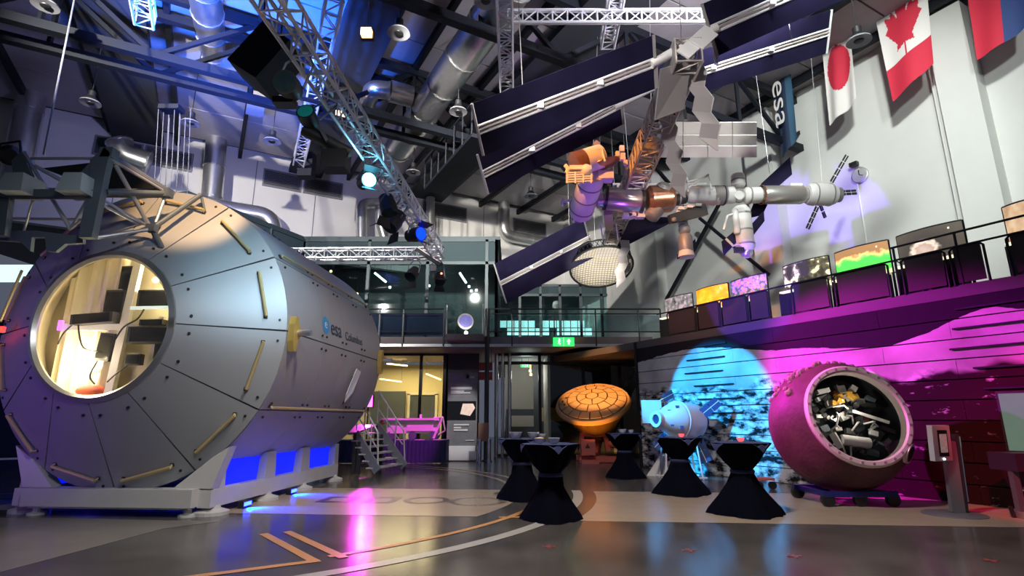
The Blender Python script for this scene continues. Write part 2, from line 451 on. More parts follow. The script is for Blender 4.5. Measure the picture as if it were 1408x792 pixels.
# ---- ceiling: deck, panels, purlins
CE = struct(MB().box((0, 14, CEIL + .45), (70, 60, .3)).build('ceiling', M['roof_dark']))
def UV(u, v, z): return Vector((0, 14, z)) - DW * u + NW * v       # u away from the camera, v to the right
PV, PU = 2.2, 2.4
pan0 = None
for i in range(-10, 10):
    for j in range(-4, 9):
        p = UV(j * PU, i * PV + PV / 2, CEIL + .15)
        if p.y < 8 or (p - CORNER).dot(DW) < -.3 or (p - CORNER).dot(NW) > 1: continue
        if pan0 is None:
            pan0 = MB().box(p, (PU - .05, PV - .05, .12), ROT_W).build('roof_panel', M['roof_panel'], CE, origin=p)
        else:
            share(pan0, p + Vector((0, 0, random.uniform(-.01, .01))) - Vector(CE.location), CE)
pur0 = None
for i in range(-10, 10):
    p = UV(8, i * PV, CEIL - .03)
    if pur0 is None: pur0 = MB().box(p, (34, .14, .26), ROT_W).build('purlin', M['steel_black'], CE, origin=p)
    else: share(pur0, p - Vector(CE.location), CE)
# wide dark roof strips between the panels
def strip(xa, xb, y, label):
    a = hz(xa, y, CEIL - .1); c = hz(xb, y, CEIL - .1)
    va = (a - Vector((0, 14, 0))).dot(NW); vc = (c - Vector((0, 14, 0))).dot(NW)
    o = MB().box(UV(7.5, (va + vc) / 2, CEIL - .22), (33, vc - va, .22), ROT_W).build('roof_light_blind', M['roof_dark'])
    tag(o, label, 'roof blind')
strip(112, 205, 40, 'wide dark closed roof light running above the grey steel payload frame')
strip(478, 560, 0, 'wide dark closed roof light running beside the two warm ceiling lamps')
strip(800, 905, 0, 'wide dark closed roof light running above the wide solar wings')

# ---- black roof trusses
TZ0, TZ1 = 10.1, 11.85
def roof_truss(px, label):
    c = hz(px[0], px[1], TZ0); u = -(c - Vector((0, 14, 0))).dot(DW)
    base = UV(u, 0, TZ0)
    r = thing('roof_truss', base, label, 'roof truss', 'black roof trusses')
    v0, v1 = -22, 12
    MB().beam(UV(u, v0, TZ0), UV(u, v1, TZ0), .22, .22).build('bottom_chord', M['steel_black'], r)
    MB().beam(UV(u, v0, TZ1), UV(u, v1, TZ1), .20, .24).build('top_chord', M['steel_black'], r)
    n = 0; v = v0
    while v < v1 - .1:
        a, bz = (TZ0, TZ1) if n % 2 == 0 else (TZ1, TZ0)
        MB().beam(UV(u, v, a), UV(u, v + 2.2, bz), .11, .11).build('brace', M['steel_black'], r)
        if n % 2 == 1: MB().beam(UV(u, v, TZ0), UV(u, v, TZ1), .09, .09).build('post', M['steel_black'], r)
        v += 2.2; n += 1
roof_truss((330, 108), 'black steel roof truss behind the warm lamps, above the long lighting truss')
roof_truss((650, 37), 'black steel roof truss crossing above the silver air duct')
roof_truss((560, 190), 'black steel roof truss nearest the cream wall with the louvres')

# ---- ducts
def duct(name, pts, r, label, rings=True, n=14):
    P = []
    pts = [Vector(p) for p in pts]
    for i, p in enumerate(pts):
        if 0 < i < len(pts) - 1:
            a = (pts[i - 1] - p); c = (pts[i + 1] - p); L = min(r * 1.7, a.length * .45, c.length * .45)
            a = p + a.normalized() * L; c = p + c.normalized() * L
            for k in range(7):
                t = k / 6; P.append(a * (1 - t) ** 2 + p * 2 * t * (1 - t) + c * t * t)
        else: P.append(p)
    root = thing(name, pts[0], label, 'duct')
    MB().path(P, r, n).build('duct_pipe', M['duct'], root, smooth=True)
    for i in range(len(pts) - 1):
        d = pts[i + 1] - pts[i]; L = d.length; k = max(1, int(L / 1.3))
        for j in range(k + 1):
            t = (j + .0) / k if k else 0
            t = min(max(t, .02), .98)
            q = pts[i] + d * t
            if 0 < i and j == 0 or (i < len(pts) - 2 and j == k): continue
            MB().lathe([(r * 1.0, -.03), (r * 1.06, -.03), (r * 1.06, .03), (r * 1.0, .03)], q, d, n, caps=False).build('seam_ring', M['duct'], root)
    return root
duct('air_duct', [back(52, 90, 1.2), back(27, 215, 1.2), back(20, 260, 1.2)], .40, 'tall upright silver duct behind the grey payload frame')
a = hz(284, 0, 11.2); bq = back(301, 128, .8)
duct('air_duct', [hz(275, -60, 11.0), back(302, 140, .8), back(291, 275, .8)], .38, 'silver duct running along the roof and down the cream wall')
q0 = back(180, 268, .8); q1 = back(352, 286, .8); q2 = back(374, 320, .8); q1.z = q0.z = back(291, 285, .8).z
duct('air_duct', [q0, Vector((q2.x, q2.y, q0.z)), Vector((q2.x, q2.y, q0.z - 1.6))], .36, 'thick level silver duct with an elbow above the space module')
qf = back(291, 262, .8)
duct('air_duct', [hz(712, -30, 10.7), hz(546, 207, 10.7)], .46, 'long silver duct slanting across the roof panels')
p1 = back(693, 250, .5); p2 = back(691, 318, .5); p3 = back(745, 336, .5); p4 = back(800, 346, .5)
duct('air_duct', [p1, Vector((p1.x, p1.y, p2.z - .2)), Vector((p4.x, p4.y, p2.z - .2))], .30, 'bent silver duct on the cream wall below the lower solar wing')
def small_duct(pix, r, lb):
    P = [back(x, y, .6) for x, y in pix]; duct('air_duct', P, r, lb)
small_duct([(524, 280), (497, 279), (497, 340)], .24, 'short bent silver pipe dropping into the glass room roof')
small_duct([(523, 283), (521, 300), (533, 340)], .20, 'short kinked silver pipe beside the bent one on the glass room roof')
small_duct([(592, 272), (592, 340)], .20, 'short straight silver pipe on the glass room roof')
# pale perforated silencer between the roof members
s0 = hz(536, 125, 10.9); s1 = hz(566, 133, 10.9)
o = MB().tube(s0, s1, .32, 14).build('duct_silencer', M['duct'], smooth=True); tag(o, 'short pale duct silencer hanging between the roof braces', 'duct')
duct('air_duct', [hz(536, 125, 10.9), hz(512, 122, 10.9), hz(500, 160, 10.9)], .26, 'curved grey duct leading into the pale silencer')
# round elbow in the far left corner above the frame
duct('air_duct', [back(164, 195, .9), back(170, 213, .9), back(205, 225, .9)], .42, 'round silver duct elbow in front of the blue-grey wall panel')
# gantry walkway under the roof
w0 = hz(600, 262, 9.3); w1 = hz(668, 190, 9.3); r = thing('catwalk', w0, 'dark service catwalk with railing under the roof', 'catwalk')
MB().beam(w0, w1, .9, .12).build('deck', M['steel_black'], r)
for sgn in (-.45, .45):
    off = NW * sgn
    MB().beam(w0 + off + Vector((0, 0, 1)), w1 + off + Vector((0, 0, 1)), .05).build('handrail', M['steel_black'], r)
    for k in range(7):
        q = w0.lerp(w1, k / 6) + off; MB().beam(q, q + Vector((0, 0, 1)), .04).build('post', M['steel_black'], r)

# ================================================================== MURAL WALL AND GALLERY
def mural_mat():
    m = bpy.data.materials.new('moon_mural_print'); m.use_nodes = True
    nt = m.node_tree; b = nt.nodes['Principled BSDF']; L = nt.links.new
    def N(t, **k):
        n = nt.nodes.new(t)
        for a, v in k.items(): setattr(n, a, v)
        return n
    def math_(op, a, bb=None, c=None):
        n = N('ShaderNodeMath', operation=op)
        for i, x in enumerate((a, bb, c)):
            if x is None: continue
            if isinstance(x, (int, float)): n.inputs[i].default_value = x
            else: L(x, n.inputs[i])
        return n.outputs[0]
    g = N('ShaderNodeNewGeometry')
    dot = N('ShaderNodeVectorMath', operation='DOT_PRODUCT'); dot.inputs[1].default_value = tuple(DW)
    L(g.outputs['Position'], dot.inputs[0])
    u = math_('SUBTRACT', dot.outputs['Value'], AW.dot(DW))
    sep = N('ShaderNodeSeparateXYZ'); L(g.outputs['Position'], sep.inputs[0]); z = sep.outputs['Z']
    cmb = N('ShaderNodeCombineXYZ'); L(u, cmb.inputs[0]); L(z, cmb.inputs[1])
    # skyline of the hills along the wall
    ramp = N('ShaderNodeValToRGB'); ramp.color_ramp.interpolation = 'B_SPLINE'
    pts = [(0, 3.12), (.8, 3.25), (2.2, 3.40), (3.6, 3.22), (4.5, 3.05), (5.3, 3.02), (6.3, 2.92), (7.2, 2.82), (7.7, 2.90), (8.3, 3.12), (8.9, 3.36), (9.4, 3.30), (10.5, 2.9), (12, 3.1)]
    el = ramp.color_ramp.elements
    while len(el) > 1: el.remove(el[0])
    el[0].position = 0; el[0].color = (pts[0][1] / 4,) * 3 + (1,)
    for p, h in pts[1:]:
        e = el.new(p / 12.0); e.color = (h / 4,) * 3 + (1,)
    L(math_('DIVIDE', u, 12.0), ramp.inputs[0])
    hill = math_('MULTIPLY', ramp.outputs[0], 4.0)
    nz = N('ShaderNodeTexNoise'); nz.inputs['Scale'].default_value = 2.5; nz.inputs['Detail'].default_value = 6; L(cmb.outputs[0], nz.inputs['Vector'])
    hill = math_('ADD', hill, math_('MULTIPLY', math_('SUBTRACT', nz.outputs['Fac'], .5), .10))
    land = math_('LESS_THAN', z, hill)
    # smooth far slopes
    n2 = N('ShaderNodeTexNoise'); n2.inputs['Scale'].default_value = 1.1; n2.inputs['Detail'].default_value = 7; L(cmb.outputs[0], n2.inputs['Vector'])
    far = N('ShaderNodeValToRGB'); far.color_ramp.elements[0].position = .3; far.color_ramp.elements[0].color = (.30, .28, .27, 1)
    far.color_ramp.elements[1].position = .75; far.color_ramp.elements[1].color = (.62, .60, .58, 1); L(n2.outputs['Fac'], far.inputs[0])
    # rough boulder field below
    mp = N('ShaderNodeMapping'); mp.inputs['Scale'].default_value = (1.1, 2.0, 1); L(cmb.outputs[0], mp.inputs[0])
    n3 = N('ShaderNodeTexNoise'); n3.inputs['Scale'].default_value = 2.4; n3.inputs['Detail'].default_value = 9; n3.inputs['Roughness'].default_value = .62; L(mp.outputs[0], n3.inputs['Vector'])
    near = N('ShaderNodeValToRGB')
    near.color_ramp.elements[0].position = .43; near.color_ramp.elements[0].color = (.010, .010, .012, 1)
    near.color_ramp.elements[1].position = .58; near.color_ramp.elements[1].color = (.66, .64, .62, 1); L(n3.outputs['Fac'], near.inputs[0])
    # where the boulder field begins
    edge = math_('ADD', 2.30, math_('MULTIPLY', math_('SUBTRACT', n2.outputs['Fac'], .5), 1.1))
    k = N('ShaderNodeMapRange'); k.interpolation_type = 'SMOOTHSTEP'
    L(math_('SUBTRACT', edge, z), k.inputs[0]); k.inputs['From Min'].default_value = -.08; k.inputs['From Max'].default_value = .12
    mx = N('ShaderNodeMix', data_type='RGBA'); L(k.outputs[0], mx.inputs['Factor']); L(far.outputs[0], mx.inputs['A']); L(near.outputs[0], mx.inputs['B'])
    # right side: dark print, a few streaks of rock, red light tinted in
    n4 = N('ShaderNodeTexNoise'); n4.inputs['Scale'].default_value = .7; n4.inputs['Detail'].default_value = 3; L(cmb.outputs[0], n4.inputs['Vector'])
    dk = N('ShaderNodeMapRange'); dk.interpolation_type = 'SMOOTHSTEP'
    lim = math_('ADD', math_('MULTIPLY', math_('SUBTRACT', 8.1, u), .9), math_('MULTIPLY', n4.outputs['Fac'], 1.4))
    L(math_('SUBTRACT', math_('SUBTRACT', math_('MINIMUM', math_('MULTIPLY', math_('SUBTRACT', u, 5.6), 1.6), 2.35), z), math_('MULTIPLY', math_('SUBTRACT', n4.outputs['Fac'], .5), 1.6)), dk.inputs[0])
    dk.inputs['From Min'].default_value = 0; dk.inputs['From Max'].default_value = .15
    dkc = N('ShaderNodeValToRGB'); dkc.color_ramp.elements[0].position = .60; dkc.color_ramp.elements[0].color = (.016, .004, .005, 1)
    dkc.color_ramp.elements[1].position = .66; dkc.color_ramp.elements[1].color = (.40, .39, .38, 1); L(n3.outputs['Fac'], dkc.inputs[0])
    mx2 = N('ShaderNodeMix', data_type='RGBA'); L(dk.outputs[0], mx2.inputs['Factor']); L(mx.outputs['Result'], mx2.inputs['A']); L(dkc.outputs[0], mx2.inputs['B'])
    sky = N('ShaderNodeMix', data_type='RGBA'); L(land, sky.inputs['Factor']); sky.inputs['A'].default_value = (.014, .012, .018, 1); L(mx2.outputs['Result'], sky.inputs['B'])
    L(sky.outputs['Result'], b.inputs['Base Color']); b.inputs['Roughness'].default_value = .75; b.inputs['Specular IOR Level'].default_value = .12
    return m
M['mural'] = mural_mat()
GZ = 3.80
WMU = struct(wall_box(WM(0, 0, .07), WM(17, 0, .07), 0, GZ - .2, .3, NW, 'wall_gallery', M['gap_dark']))
rows = [0.0, .33, .69, 1.05, 1.41, 1.77, 2.13, 2.49, 2.85, 3.21, GZ - .01]
board = {}
for i, (z0, z1) in enumerate(zip(rows, rows[1:])):
    u = 0.0; L_ = 2.4 if i % 2 else 1.2
    while u < 16.9:
        u1 = min(u + L_, 17); L_ = 2.4
        key = (round(z1 - z0, 3), round(u1 - u, 3)); c = WM((u + u1) / 2, (z0 + z1) / 2, .035)
        if key not in board:
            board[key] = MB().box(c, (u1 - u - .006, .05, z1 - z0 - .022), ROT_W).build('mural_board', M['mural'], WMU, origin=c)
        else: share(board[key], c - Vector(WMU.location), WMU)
        u = u1
# short metal rails let into the joints
for k, z in enumerate((2.67, 3.03, 3.38, 2.31, 1.95, 1.59)):
    for uu in (2.6, 9.0):
        MB().box(WM(uu + .1 * k, z, -.01), (1.3, .05, .03), ROT_W).build('slot_rail', M['steel_black'], WMU)
MB().box(WM(-.05, GZ / 2, .12), (.1, .3, GZ), ROT_W).build('end_trim', M['steel_black'], WMU)

# gallery deck
M['deck_dark'] = mat('deck_dark', (.06, .05, .055), .6)
GD = struct(MB().box(WM(6.2, GZ - .1, RW / 2 - .03), (22, RW - .06, .22), ROT_W).build('floor_gallery', M['deck_dark']))
# railing with panels
M['rail_panel'] = mat('rail_panel', (.045, .032, .035), .5, spec=.2)
GR = thing('gallery_railing', WM(0, GZ, 0), 'black gallery railing with dark infill panels above the mural', 'railing')
RZ = 4.52
prev = None
for x0, x1 in ((917, 955), (957, 988), (990, 1026), (1028, 1056), (1088, 1139), (1147, 1221), (1240, 1300), (1307, 1354), (1386, 1450)):
    u0 = mu(x0, 430 - (x0 - 917) * .19)[0]; u1 = mu(x1, 430 - (x1 - 917) * .19)[0]
    MB().box(WM((u0 + u1) / 2, (GZ + RZ) / 2 + .02, .02), (u1 - u0 - .1, .025, RZ - GZ - .06), ROT_W).build('panel', M['rail_panel'], GR)
    MB().path([WM(u0, GZ, 0), WM(u0, RZ - .06, 0), WM(u0 + .06, RZ, 0), WM(u1 - .06, RZ, 0), WM(u1, RZ - .06, 0), WM(u1, GZ, 0)], .022, 8).build('rail_frame', M['steel_black'], GR)
for z in (RZ + .05, RZ + .0):
    pass
MB().tube(WM(.9, RZ + .03, .08), WM(14, RZ + .03, .08), .02).build('handrail', M['steel_black'], GR)
u0 = mu(1225, 352)[0]
MB().tube(WM(u0, RZ + .28, .02), WM(14, RZ + .28, .02), .022).build('handrail', M['steel_black'], GR)
for k in range(4): MB().tube(WM(u0 + .05 + k * 1.05, GZ, .02), WM(u0 + .05 + k * 1.05, RZ + .28, .02), .022).build('post', M['steel_black'], GR)

# picture screens on the gallery
def screen_mat(name, kind):
    m = bpy.data.materials.new(name); m.use_nodes = True
    nt = m.node_tree; b = nt.nodes['Principled BSDF']; L = nt.links.new
    tc = nt.nodes.new('ShaderNodeTexCoord')
    n = nt.nodes.new('ShaderNodeTexNoise'); n.inputs['Detail'].default_value = 8
    L(tc.outputs['Generated'], n.inputs['Vector'])
    r = nt.nodes.new('ShaderNodeValToRGB'); e = r.color_ramp.elements
    src = n.outputs['Fac']
    if kind == 'grey': n.inputs['Scale'].default_value = 7; cols = [(.3, (.03, .03, .03)), (.5, (.25, .22, .22)), (.68, (.55, .40, .45)), (.8, (.5, .5, .5))]
    elif kind == 'orange': n.inputs['Scale'].default_value = 3; cols = [(.3, (.75, .30, .01)), (.55, (.95, .45, .02)), (.75, (1, .72, .15))]
    elif kind == 'wheel':
        v = nt.nodes.new('ShaderNodeTexVoronoi'); v.inputs['Scale'].default_value = 7; L(tc.outputs['Generated'], v.inputs['Vector'])
        src = v.outputs['Distance']; cols = [(0, (.85, .75, .15)), (.25, (.75, .12, .10)), (.45, (.45, .25, .65)), (.7, (.10, .10, .10))]
    elif kind == 'bw': n.inputs['Scale'].default_value = 3.5; cols = [(.42, (.035, .03, .022)), (.52, (.12, .10, .06)), (.58, (.75, .68, .40)), (.75, (.9, .85, .6))]
    elif kind == 'green':
        g = nt.nodes.new('ShaderNodeSeparateXYZ'); L(tc.outputs['Generated'], g.inputs[0]); n.inputs['Scale'].default_value = 5
        a = nt.nodes.new('ShaderNodeMath'); a.operation = 'MULTIPLY_ADD'; a.inputs[1].default_value = .45; L(n.outputs['Fac'], a.inputs[0]); L(g.outputs['Z'], a.inputs[2])
        src = a.outputs[0]; cols = [(.30, (.85, .8, .45)), (.36, (.10, .62, .08)), (.80, (.08, .75, .10)), (.90, (.55, .75, .2)), (.95, (.80, .45, .18)), (1.0, (.35, .18, .08))]
    elif kind == 'rock':
        g = nt.nodes.new('ShaderNodeVectorMath'); g.operation = 'DISTANCE'; g.inputs[1].default_value = (.27, .5, .42); L(tc.outputs['Generated'], g.inputs[0])
        n.inputs['Scale'].default_value = 8
        a = nt.nodes.new('ShaderNodeMath'); a.operation = 'MULTIPLY_ADD'; a.inputs[1].default_value = .25; L(n.outputs['Fac'], a.inputs[0]); L(g.outputs['Value'], a.inputs[2])
        src = a.outputs[0]; cols = [(.12, (.62, .45, .40)), (.30, (.45, .33, .27)), (.36, (.80, .66, .55)), (.42, (.30, .24, .20)), (.46, (.06, .05, .045)), (.9, (.09, .075, .06))]
    else: n.inputs['Scale'].default_value = 3; cols = [(.35, (.45, .28, .16)), (.6, (.75, .52, .32)), (.7, (.95, .8, .55))]
    e[0].position = cols[0][0]; e[0].color = (*cols[0][1], 1)
    e[1].position = cols[-1][0]; e[1].color = (*cols[-1][1], 1)
    for p, c in cols[1:-1]: q = e.new(p); q.color = (*c, 1)
    L(src, r.inputs[0]); L(r.outputs[0], b.inputs['Emission Color']); b.inputs['Emission Strength'].default_value = 1.0
    L(r.outputs[0], b.inputs['Base Color']); b.inputs['Roughness'].default_value = .35
    return m
M['caption_glow'] = mat('caption_glow', (.8, .75, .6), .5, emit=(1, .9, .65), es=1.2)
SCR = [((914, 411), (951, 405), 440, 'grey', 'small dim grey picture screen at the end of the gallery, beside the balcony railing'),
       ((957, 399), (1000, 391), 424, 'orange', 'glowing plain orange picture screen on the gallery'),
       ((1004, 387), (1053, 378), 414, 'wheel', 'picture screen with a colourful wheel on the gallery'),
       ((1076, 367), (1138, 353), 400, 'bw', 'dark picture screen with pale round object, next to the green one'),
       ((1147, 348), (1220, 332), 380, 'green', 'picture screen with people in front of bright green'),
       ((1232, 325), (1322, 305), 362, 'rock', 'dark picture screen with a pale lumpy rock'),
       ((1378, 287), (1446, 268), 335, 'tan', 'tan picture screen beyond the large white pilaster')]
for (xa, ya), (xb, yb), ybot, kind, lb in SCR:
    w = .55
    u0, z0 = mu(xa, ya, w); u1, z1 = mu(xb, yb, w); zb = mu((xa + xb) / 2, ybot, w)[1]; zt = (z0 + z1) / 2; zb = min(zb, RZ + .02)
    r = thing('picture_screen', WM((u0 + u1) / 2, GZ, w), lb, 'screen', 'picture screens on the gallery')
    hw = (u1 - u0) / 2; uc = (u0 + u1) / 2
    # gently bowed board
    n = 10
    def bow(t): return -.10 * (1 - (2 * t - 1) ** 2)
    vs_ = []; fs_ = []
    for i in range(n + 1):
        t = i / n
        for z in (zb - .05, zt):
            for d in (0, .03): vs_.append(WM(u0 + (u1 - u0) * t, z, w + bow(t) + d))
    for i in range(n):
        a = i * 4; c = a + 4
        fs_ += [(a, c, c + 2, a + 2), (a + 1, a + 3, c + 3, c + 1), (a + 2, c + 2, c + 3, a + 3), (a, a + 1, c + 1, c)]
    fs_ += [(0, 2, 3, 1), (n * 4, n * 4 + 1, n * 4 + 3, n * 4 + 2)]
    MB().add(vs_, fs_).build('screen', screen_mat('screen_' + kind, kind), r)
    MB().path([WM(u0 + (u1 - u0) * i / n, zt + .012, w + bow(i / n) + .015) for i in range(n + 1)], .02, 6).build('top_trim', M['steel_dark'], r)
    for s, uu in ((0, u0), (1, u1)):
        MB().beam(WM(uu, GZ, w + .03), WM(uu, zt + .02, w + .03), .035).build('post', M['steel_black'], r)
    MB().box(WM(u1 - .30, zt - .09, w - .055), (.22, .012, .035), ROT_W).build('caption', M['caption_glow'], r)
    cons = MB().box(WM(uc, (GZ + RZ) / 2 - .06, w - .16), ((u1 - u0) * .96, .3, RZ - GZ - .14), ROT_W).build('console', M['black'], r)
    MB().box(WM(uc, RZ - .085, w - .20), ((u1 - u0) * .9, .26, .03), ROT_W).build('caption_strip', M['caption_glow'], cons)
# cables between screens
for px in (1143, 1230):
    p = WM(mu(px, 370, .6)[0], 4.55, .6)
    tag(MB().path([p + DW * (.14 * math.cos(a)) + Vector((0, 0, .12 * math.sin(a))) for a in [k * .5 for k in range(12)]], .016, 6).build('cable_loop', M['black']), 'loop of black cable between two gallery screens', 'cable', 'cable loops on the gallery')
# clock, camera, brace, door on the right wall
def wr(x, y, off=.05): return hp(x, y, AW + NW * (RW - off), NW)
c = wr(1183, 241); r = thing('wall_clock', c, 'round white wall clock on the right wall', 'clock')
MB().lathe([(.24, 0), (.24, .05), (.215, .06)], c, -NW, 28).build('rim', M['alu'], r)
MB().lathe([(.0, .061), (.21, .061)], c, -NW, 28).build('dial', M['white'], r)
MB().beam(c - NW * .07, c - NW * .07 + Vector((0, 0, .15)), .018).build('hand', M['black'], r)
MB().beam(c - NW * .07, c - NW * .07 + DW * .1 - Vector((0, 0, .05)), .018).build('hand', M['black'], r)
c = wr(1174, 226, .2); r = thing('security_camera', c, 'small dark camera above the wall clock', 'camera')
MB().box(c, (.22, .14, .12), ROT_W).build('body', M['black'], r); MB().beam(c, wr(1180, 224, .03), .04).build('bracket', M['black'], r)
def brace(a, bq, lb, off=.62):
    tag(MB().beam(wr(*a, off), wr(*bq, off), .10, .10).build('cross_brace', M['steel_black']), lb, 'brace')
brace((992, 275), (916, 412), 'black diagonal wall brace behind the hanging red module')
brace((962, 300), (1057, 378), 'black diagonal wall brace crossing the longer one', .76)

# ================================================================== GLASS ROOM AND BALCONY
def P3(x, z, Y): return Vector((x, Y, z))
YB, YG = 20.0, 21.0
XL, XR = -8.38, -.62
ZF0, ZF1 = 7.48, 8.46
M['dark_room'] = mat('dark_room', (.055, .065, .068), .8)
M['lamp_white'] = mat('lamp_white', (.9, .9, .9), .5, emit=(.85, .95, 1), es=5)
M['lamp_warm'] = mat('lamp_warm', (.9, .8, .6), .5, emit=(1, .66, .28), es=3.2)
def glazing(name, p, q, z0, z1, zf, nm, frame, label_, pane=M['glass'], fascia=M['teal_panel']):
    """a glazed wall from p to q: fascia above zf, panes below, mullions"""
    p = Vector(p); q = Vector(q); d = q - p
    base = p.copy(); base.z = z0
    r = bpy.data.objects.new(name, None); r.location = base; COL.objects.link(r); r['kind'] = 'structure'; r['label'] = label_
    for k, t in enumerate(nm):
        a = p + d * t
        MB().beam(P3(a.x, z0, a.y), P3(a.x, z1, a.y), .12, .14).build('mullion', frame, r)
    for t0, t1 in zip(nm, nm[1:]):
        a = p + d * t0; c = p + d * t1
        MB().beam(P3(a.x, (z0 + zf) / 2, a.y), P3(c.x, (z0 + zf) / 2, c.y), .02, zf - z0 - .1).build('pane', pane, r)
        if z1 - zf > .2: MB().beam(P3(a.x, (zf + z1) / 2, a.y), P3(c.x, (zf + z1) / 2, c.y), .05, z1 - zf - .1).build('fascia_panel', fascia, r)
    for z in ([z0 + .05, zf, z1 - .03] if z1 - zf > .2 else [z0 + .05, z1 - .03]):
        MB().beam(P3(p.x, z, p.y), P3(q.x, z, q.y), .14, .12).build('transom', frame, r)
    return r
def tx(px, Y, y=400): return pt(px, y, Y).x
ts = [(tx(x, YG) - XL) / (XR - XL) for x in (505, 587, 669)]
glazing('window_1', (XL, YG, 0), (XR, YG, 0), 4.38, ZF1, ZF0, [0] + ts + [1], M['teal_frame'], 'teal framed upper glazing behind the balcony')
glazing('window_2', (-10.4, 16.5, 0), (XL, YG, 0), 4.38, ZF1, ZF0, [0, .33, .66, 1], M['teal_frame'], 'teal framed side glazing running behind the space module')
glazing('window_3', (XR, YG, 0), (XR, 25.4, 0), 4.38, ZF1, ZF0, [0, .33, .66, 1], M['teal_frame'], 'teal framed return glazing at the corner of the glass room')
zt4 = pt(760, 392, 25.5).z
xr4 = 5.2
glazing('window_4', (XR, 25.5, 0), (xr4, 25.5, 0), 4.38, zt4, zt4 - .5, [0, .17, .34, .5, .67, .84, 1], M['teal_frame'], 'far green-tinted glazing behind the right half of the balcony')
# roof slab of the glass room
struct(MB().box(((XL + XR) / 2, 23.2, ZF1 + .06), (XR - XL + .3, 4.5, .14)).build('trim_1', M['teal_frame']))
struct(MB().poly3([(-10.45, 16.4, ZF1 + .06), (XL, YG, ZF1 + .06), (XL - 2.2, YG + .3, ZF1 + .06), (-12.6, 17.0, ZF1 + .06)], .14, (0, 0, 1)).build('trim_2', M['teal_frame']))
# rooms behind the glass
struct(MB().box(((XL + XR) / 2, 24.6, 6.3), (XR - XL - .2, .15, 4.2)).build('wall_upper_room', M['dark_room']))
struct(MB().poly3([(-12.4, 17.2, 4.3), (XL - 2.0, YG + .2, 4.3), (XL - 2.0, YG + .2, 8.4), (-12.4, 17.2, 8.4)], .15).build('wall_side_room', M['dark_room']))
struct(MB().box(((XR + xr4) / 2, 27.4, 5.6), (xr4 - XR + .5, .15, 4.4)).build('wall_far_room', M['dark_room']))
# linear lamps and lit windows seen through the glass
for (xa, ya), (xb, yb), lb in (((515, 375), (531, 388), 'white lamp tube hanging behind the left upper glazing'), ((632, 375), (641, 389), 'white lamp tube hanging behind the right upper glazing')):
    r = thing('lamp_tube', pt(xa, ya, 22.6), lb, 'lamp')
    MB().tube(pt(xa, ya, 22.6), pt(xb, yb, 22.9), .045).build('tube', M['lamp_white'], r)
    for q in (pt(xa, ya, 22.6), pt(xb, yb, 22.9)): MB().tube(q, P3(q.x, ZF1 - .02, q.y), .006, 5).build('hanger', M['steel_dark'], r)
for i, (x, y) in enumerate(((536, 395), (590, 393), (645, 394), (655, 399), (648, 400), (455, 373), (491, 404))):
    q = pt(x, y, 22.8); r = thing('lamp_bulb', q, 'tiny round lamp glowing inside the upper glass room', 'lamp', 'tiny lamps in the upper glass room')
    MB().sphere(q, .06, 10, 6).build('bulb', M['lamp_warm'] if x < 500 else M['lamp_white'], r); MB().tube(q, P3(q.x, ZF1 - .02, q.y), .006, 5).build('hanger', M['steel_dark'], r)
M['lit_window'] = mat('lit_window', (.5, .7, .68), .5, emit=(.50, .85, .82), es=1.7)
wz0 = pt(760, 461, 26.6).z; wz1 = pt(760, 440, 26.6).z
r = thing('lit_window_band', P3(tx(760, 26.6), wz0, 26.6), 'row of bright pale green windows behind the balcony railing', 'window')
for k in range(15):
    x0 = tx(688 + k * 9.6, 26.6); x1 = tx(688 + k * 9.6 + 8.4, 26.6)
    for j in range(2):
        if (k * 5 + j * 3) % 7 == 0: continue
        zz0 = wz0 + (wz1 - wz0) * j * .5; MB().box(((x0 + x1) / 2, 26.6, zz0 + (wz1 - wz0) * .23), (x1 - x0, .05, (wz1 - wz0) * .44)).build('pane', M['lit_window'], r)
# balcony: slab, railing
ZB0, ZB1 = 3.98, 4.37
M['slab'] = mat('slab', (.20, .17, .18), .6)
rr_end = (AW + DW * -.3 - Vector((0, YB, 0)))
BAL = bpy.data.objects.new('floor_balcony', None); COL.objects.link(BAL); BAL.location = P3(-1, ZB0, YB); struct(BAL)
xe = tx(893, YB)
MB().box(((XL + xe) / 2, 22.8, (ZB0 + ZB1) / 2), (xe - XL, 5.6, ZB1 - ZB0)).build('slab', M['slab'], BAL)
MB().box(((XL + xe) / 2, YB - .03, ZB0 + .07), (xe - XL, .06, .10)).build('edge_strip', M['alu'], BAL)
xs = [XL] + [tx(x, YB) for x in (470, 525, 557, 612)]
xs2 = [tx(x, YB) for x in (669, 704, 761, 817, 875, 905)]
for run in (xs, xs2):
    for x in run: MB().beam(P3(x, ZB1 - .35, YB - .08), P3(x, 5.40, YB - .08), .05, .03).build('post', M['steel_dark'], BAL)
    for z in (5.40, 5.22, 4.55): MB().tube(P3(run[0], z, YB - .08), P3(run[-1], z, YB - .08), .022 if z < 5.3 else .03).build('rail', M['steel_dark'], BAL)
    for a, c in zip(run, run[1:]):
        MB().box(((a + c) / 2, YB - .06, 4.86), (c - a - .08, .012, .60)).build('glass_panel', M['glass'], BAL)
# dark cloth behind the left railing
tag(MB().box(((xs[0] + xs[-1]) / 2, YB + .12, 4.86), (xs[-1] - xs[0], .03, .84)).build('railing_cloth', M['cloth_blue']), 'dark blue cloth hung behind the balcony railing', 'cloth')
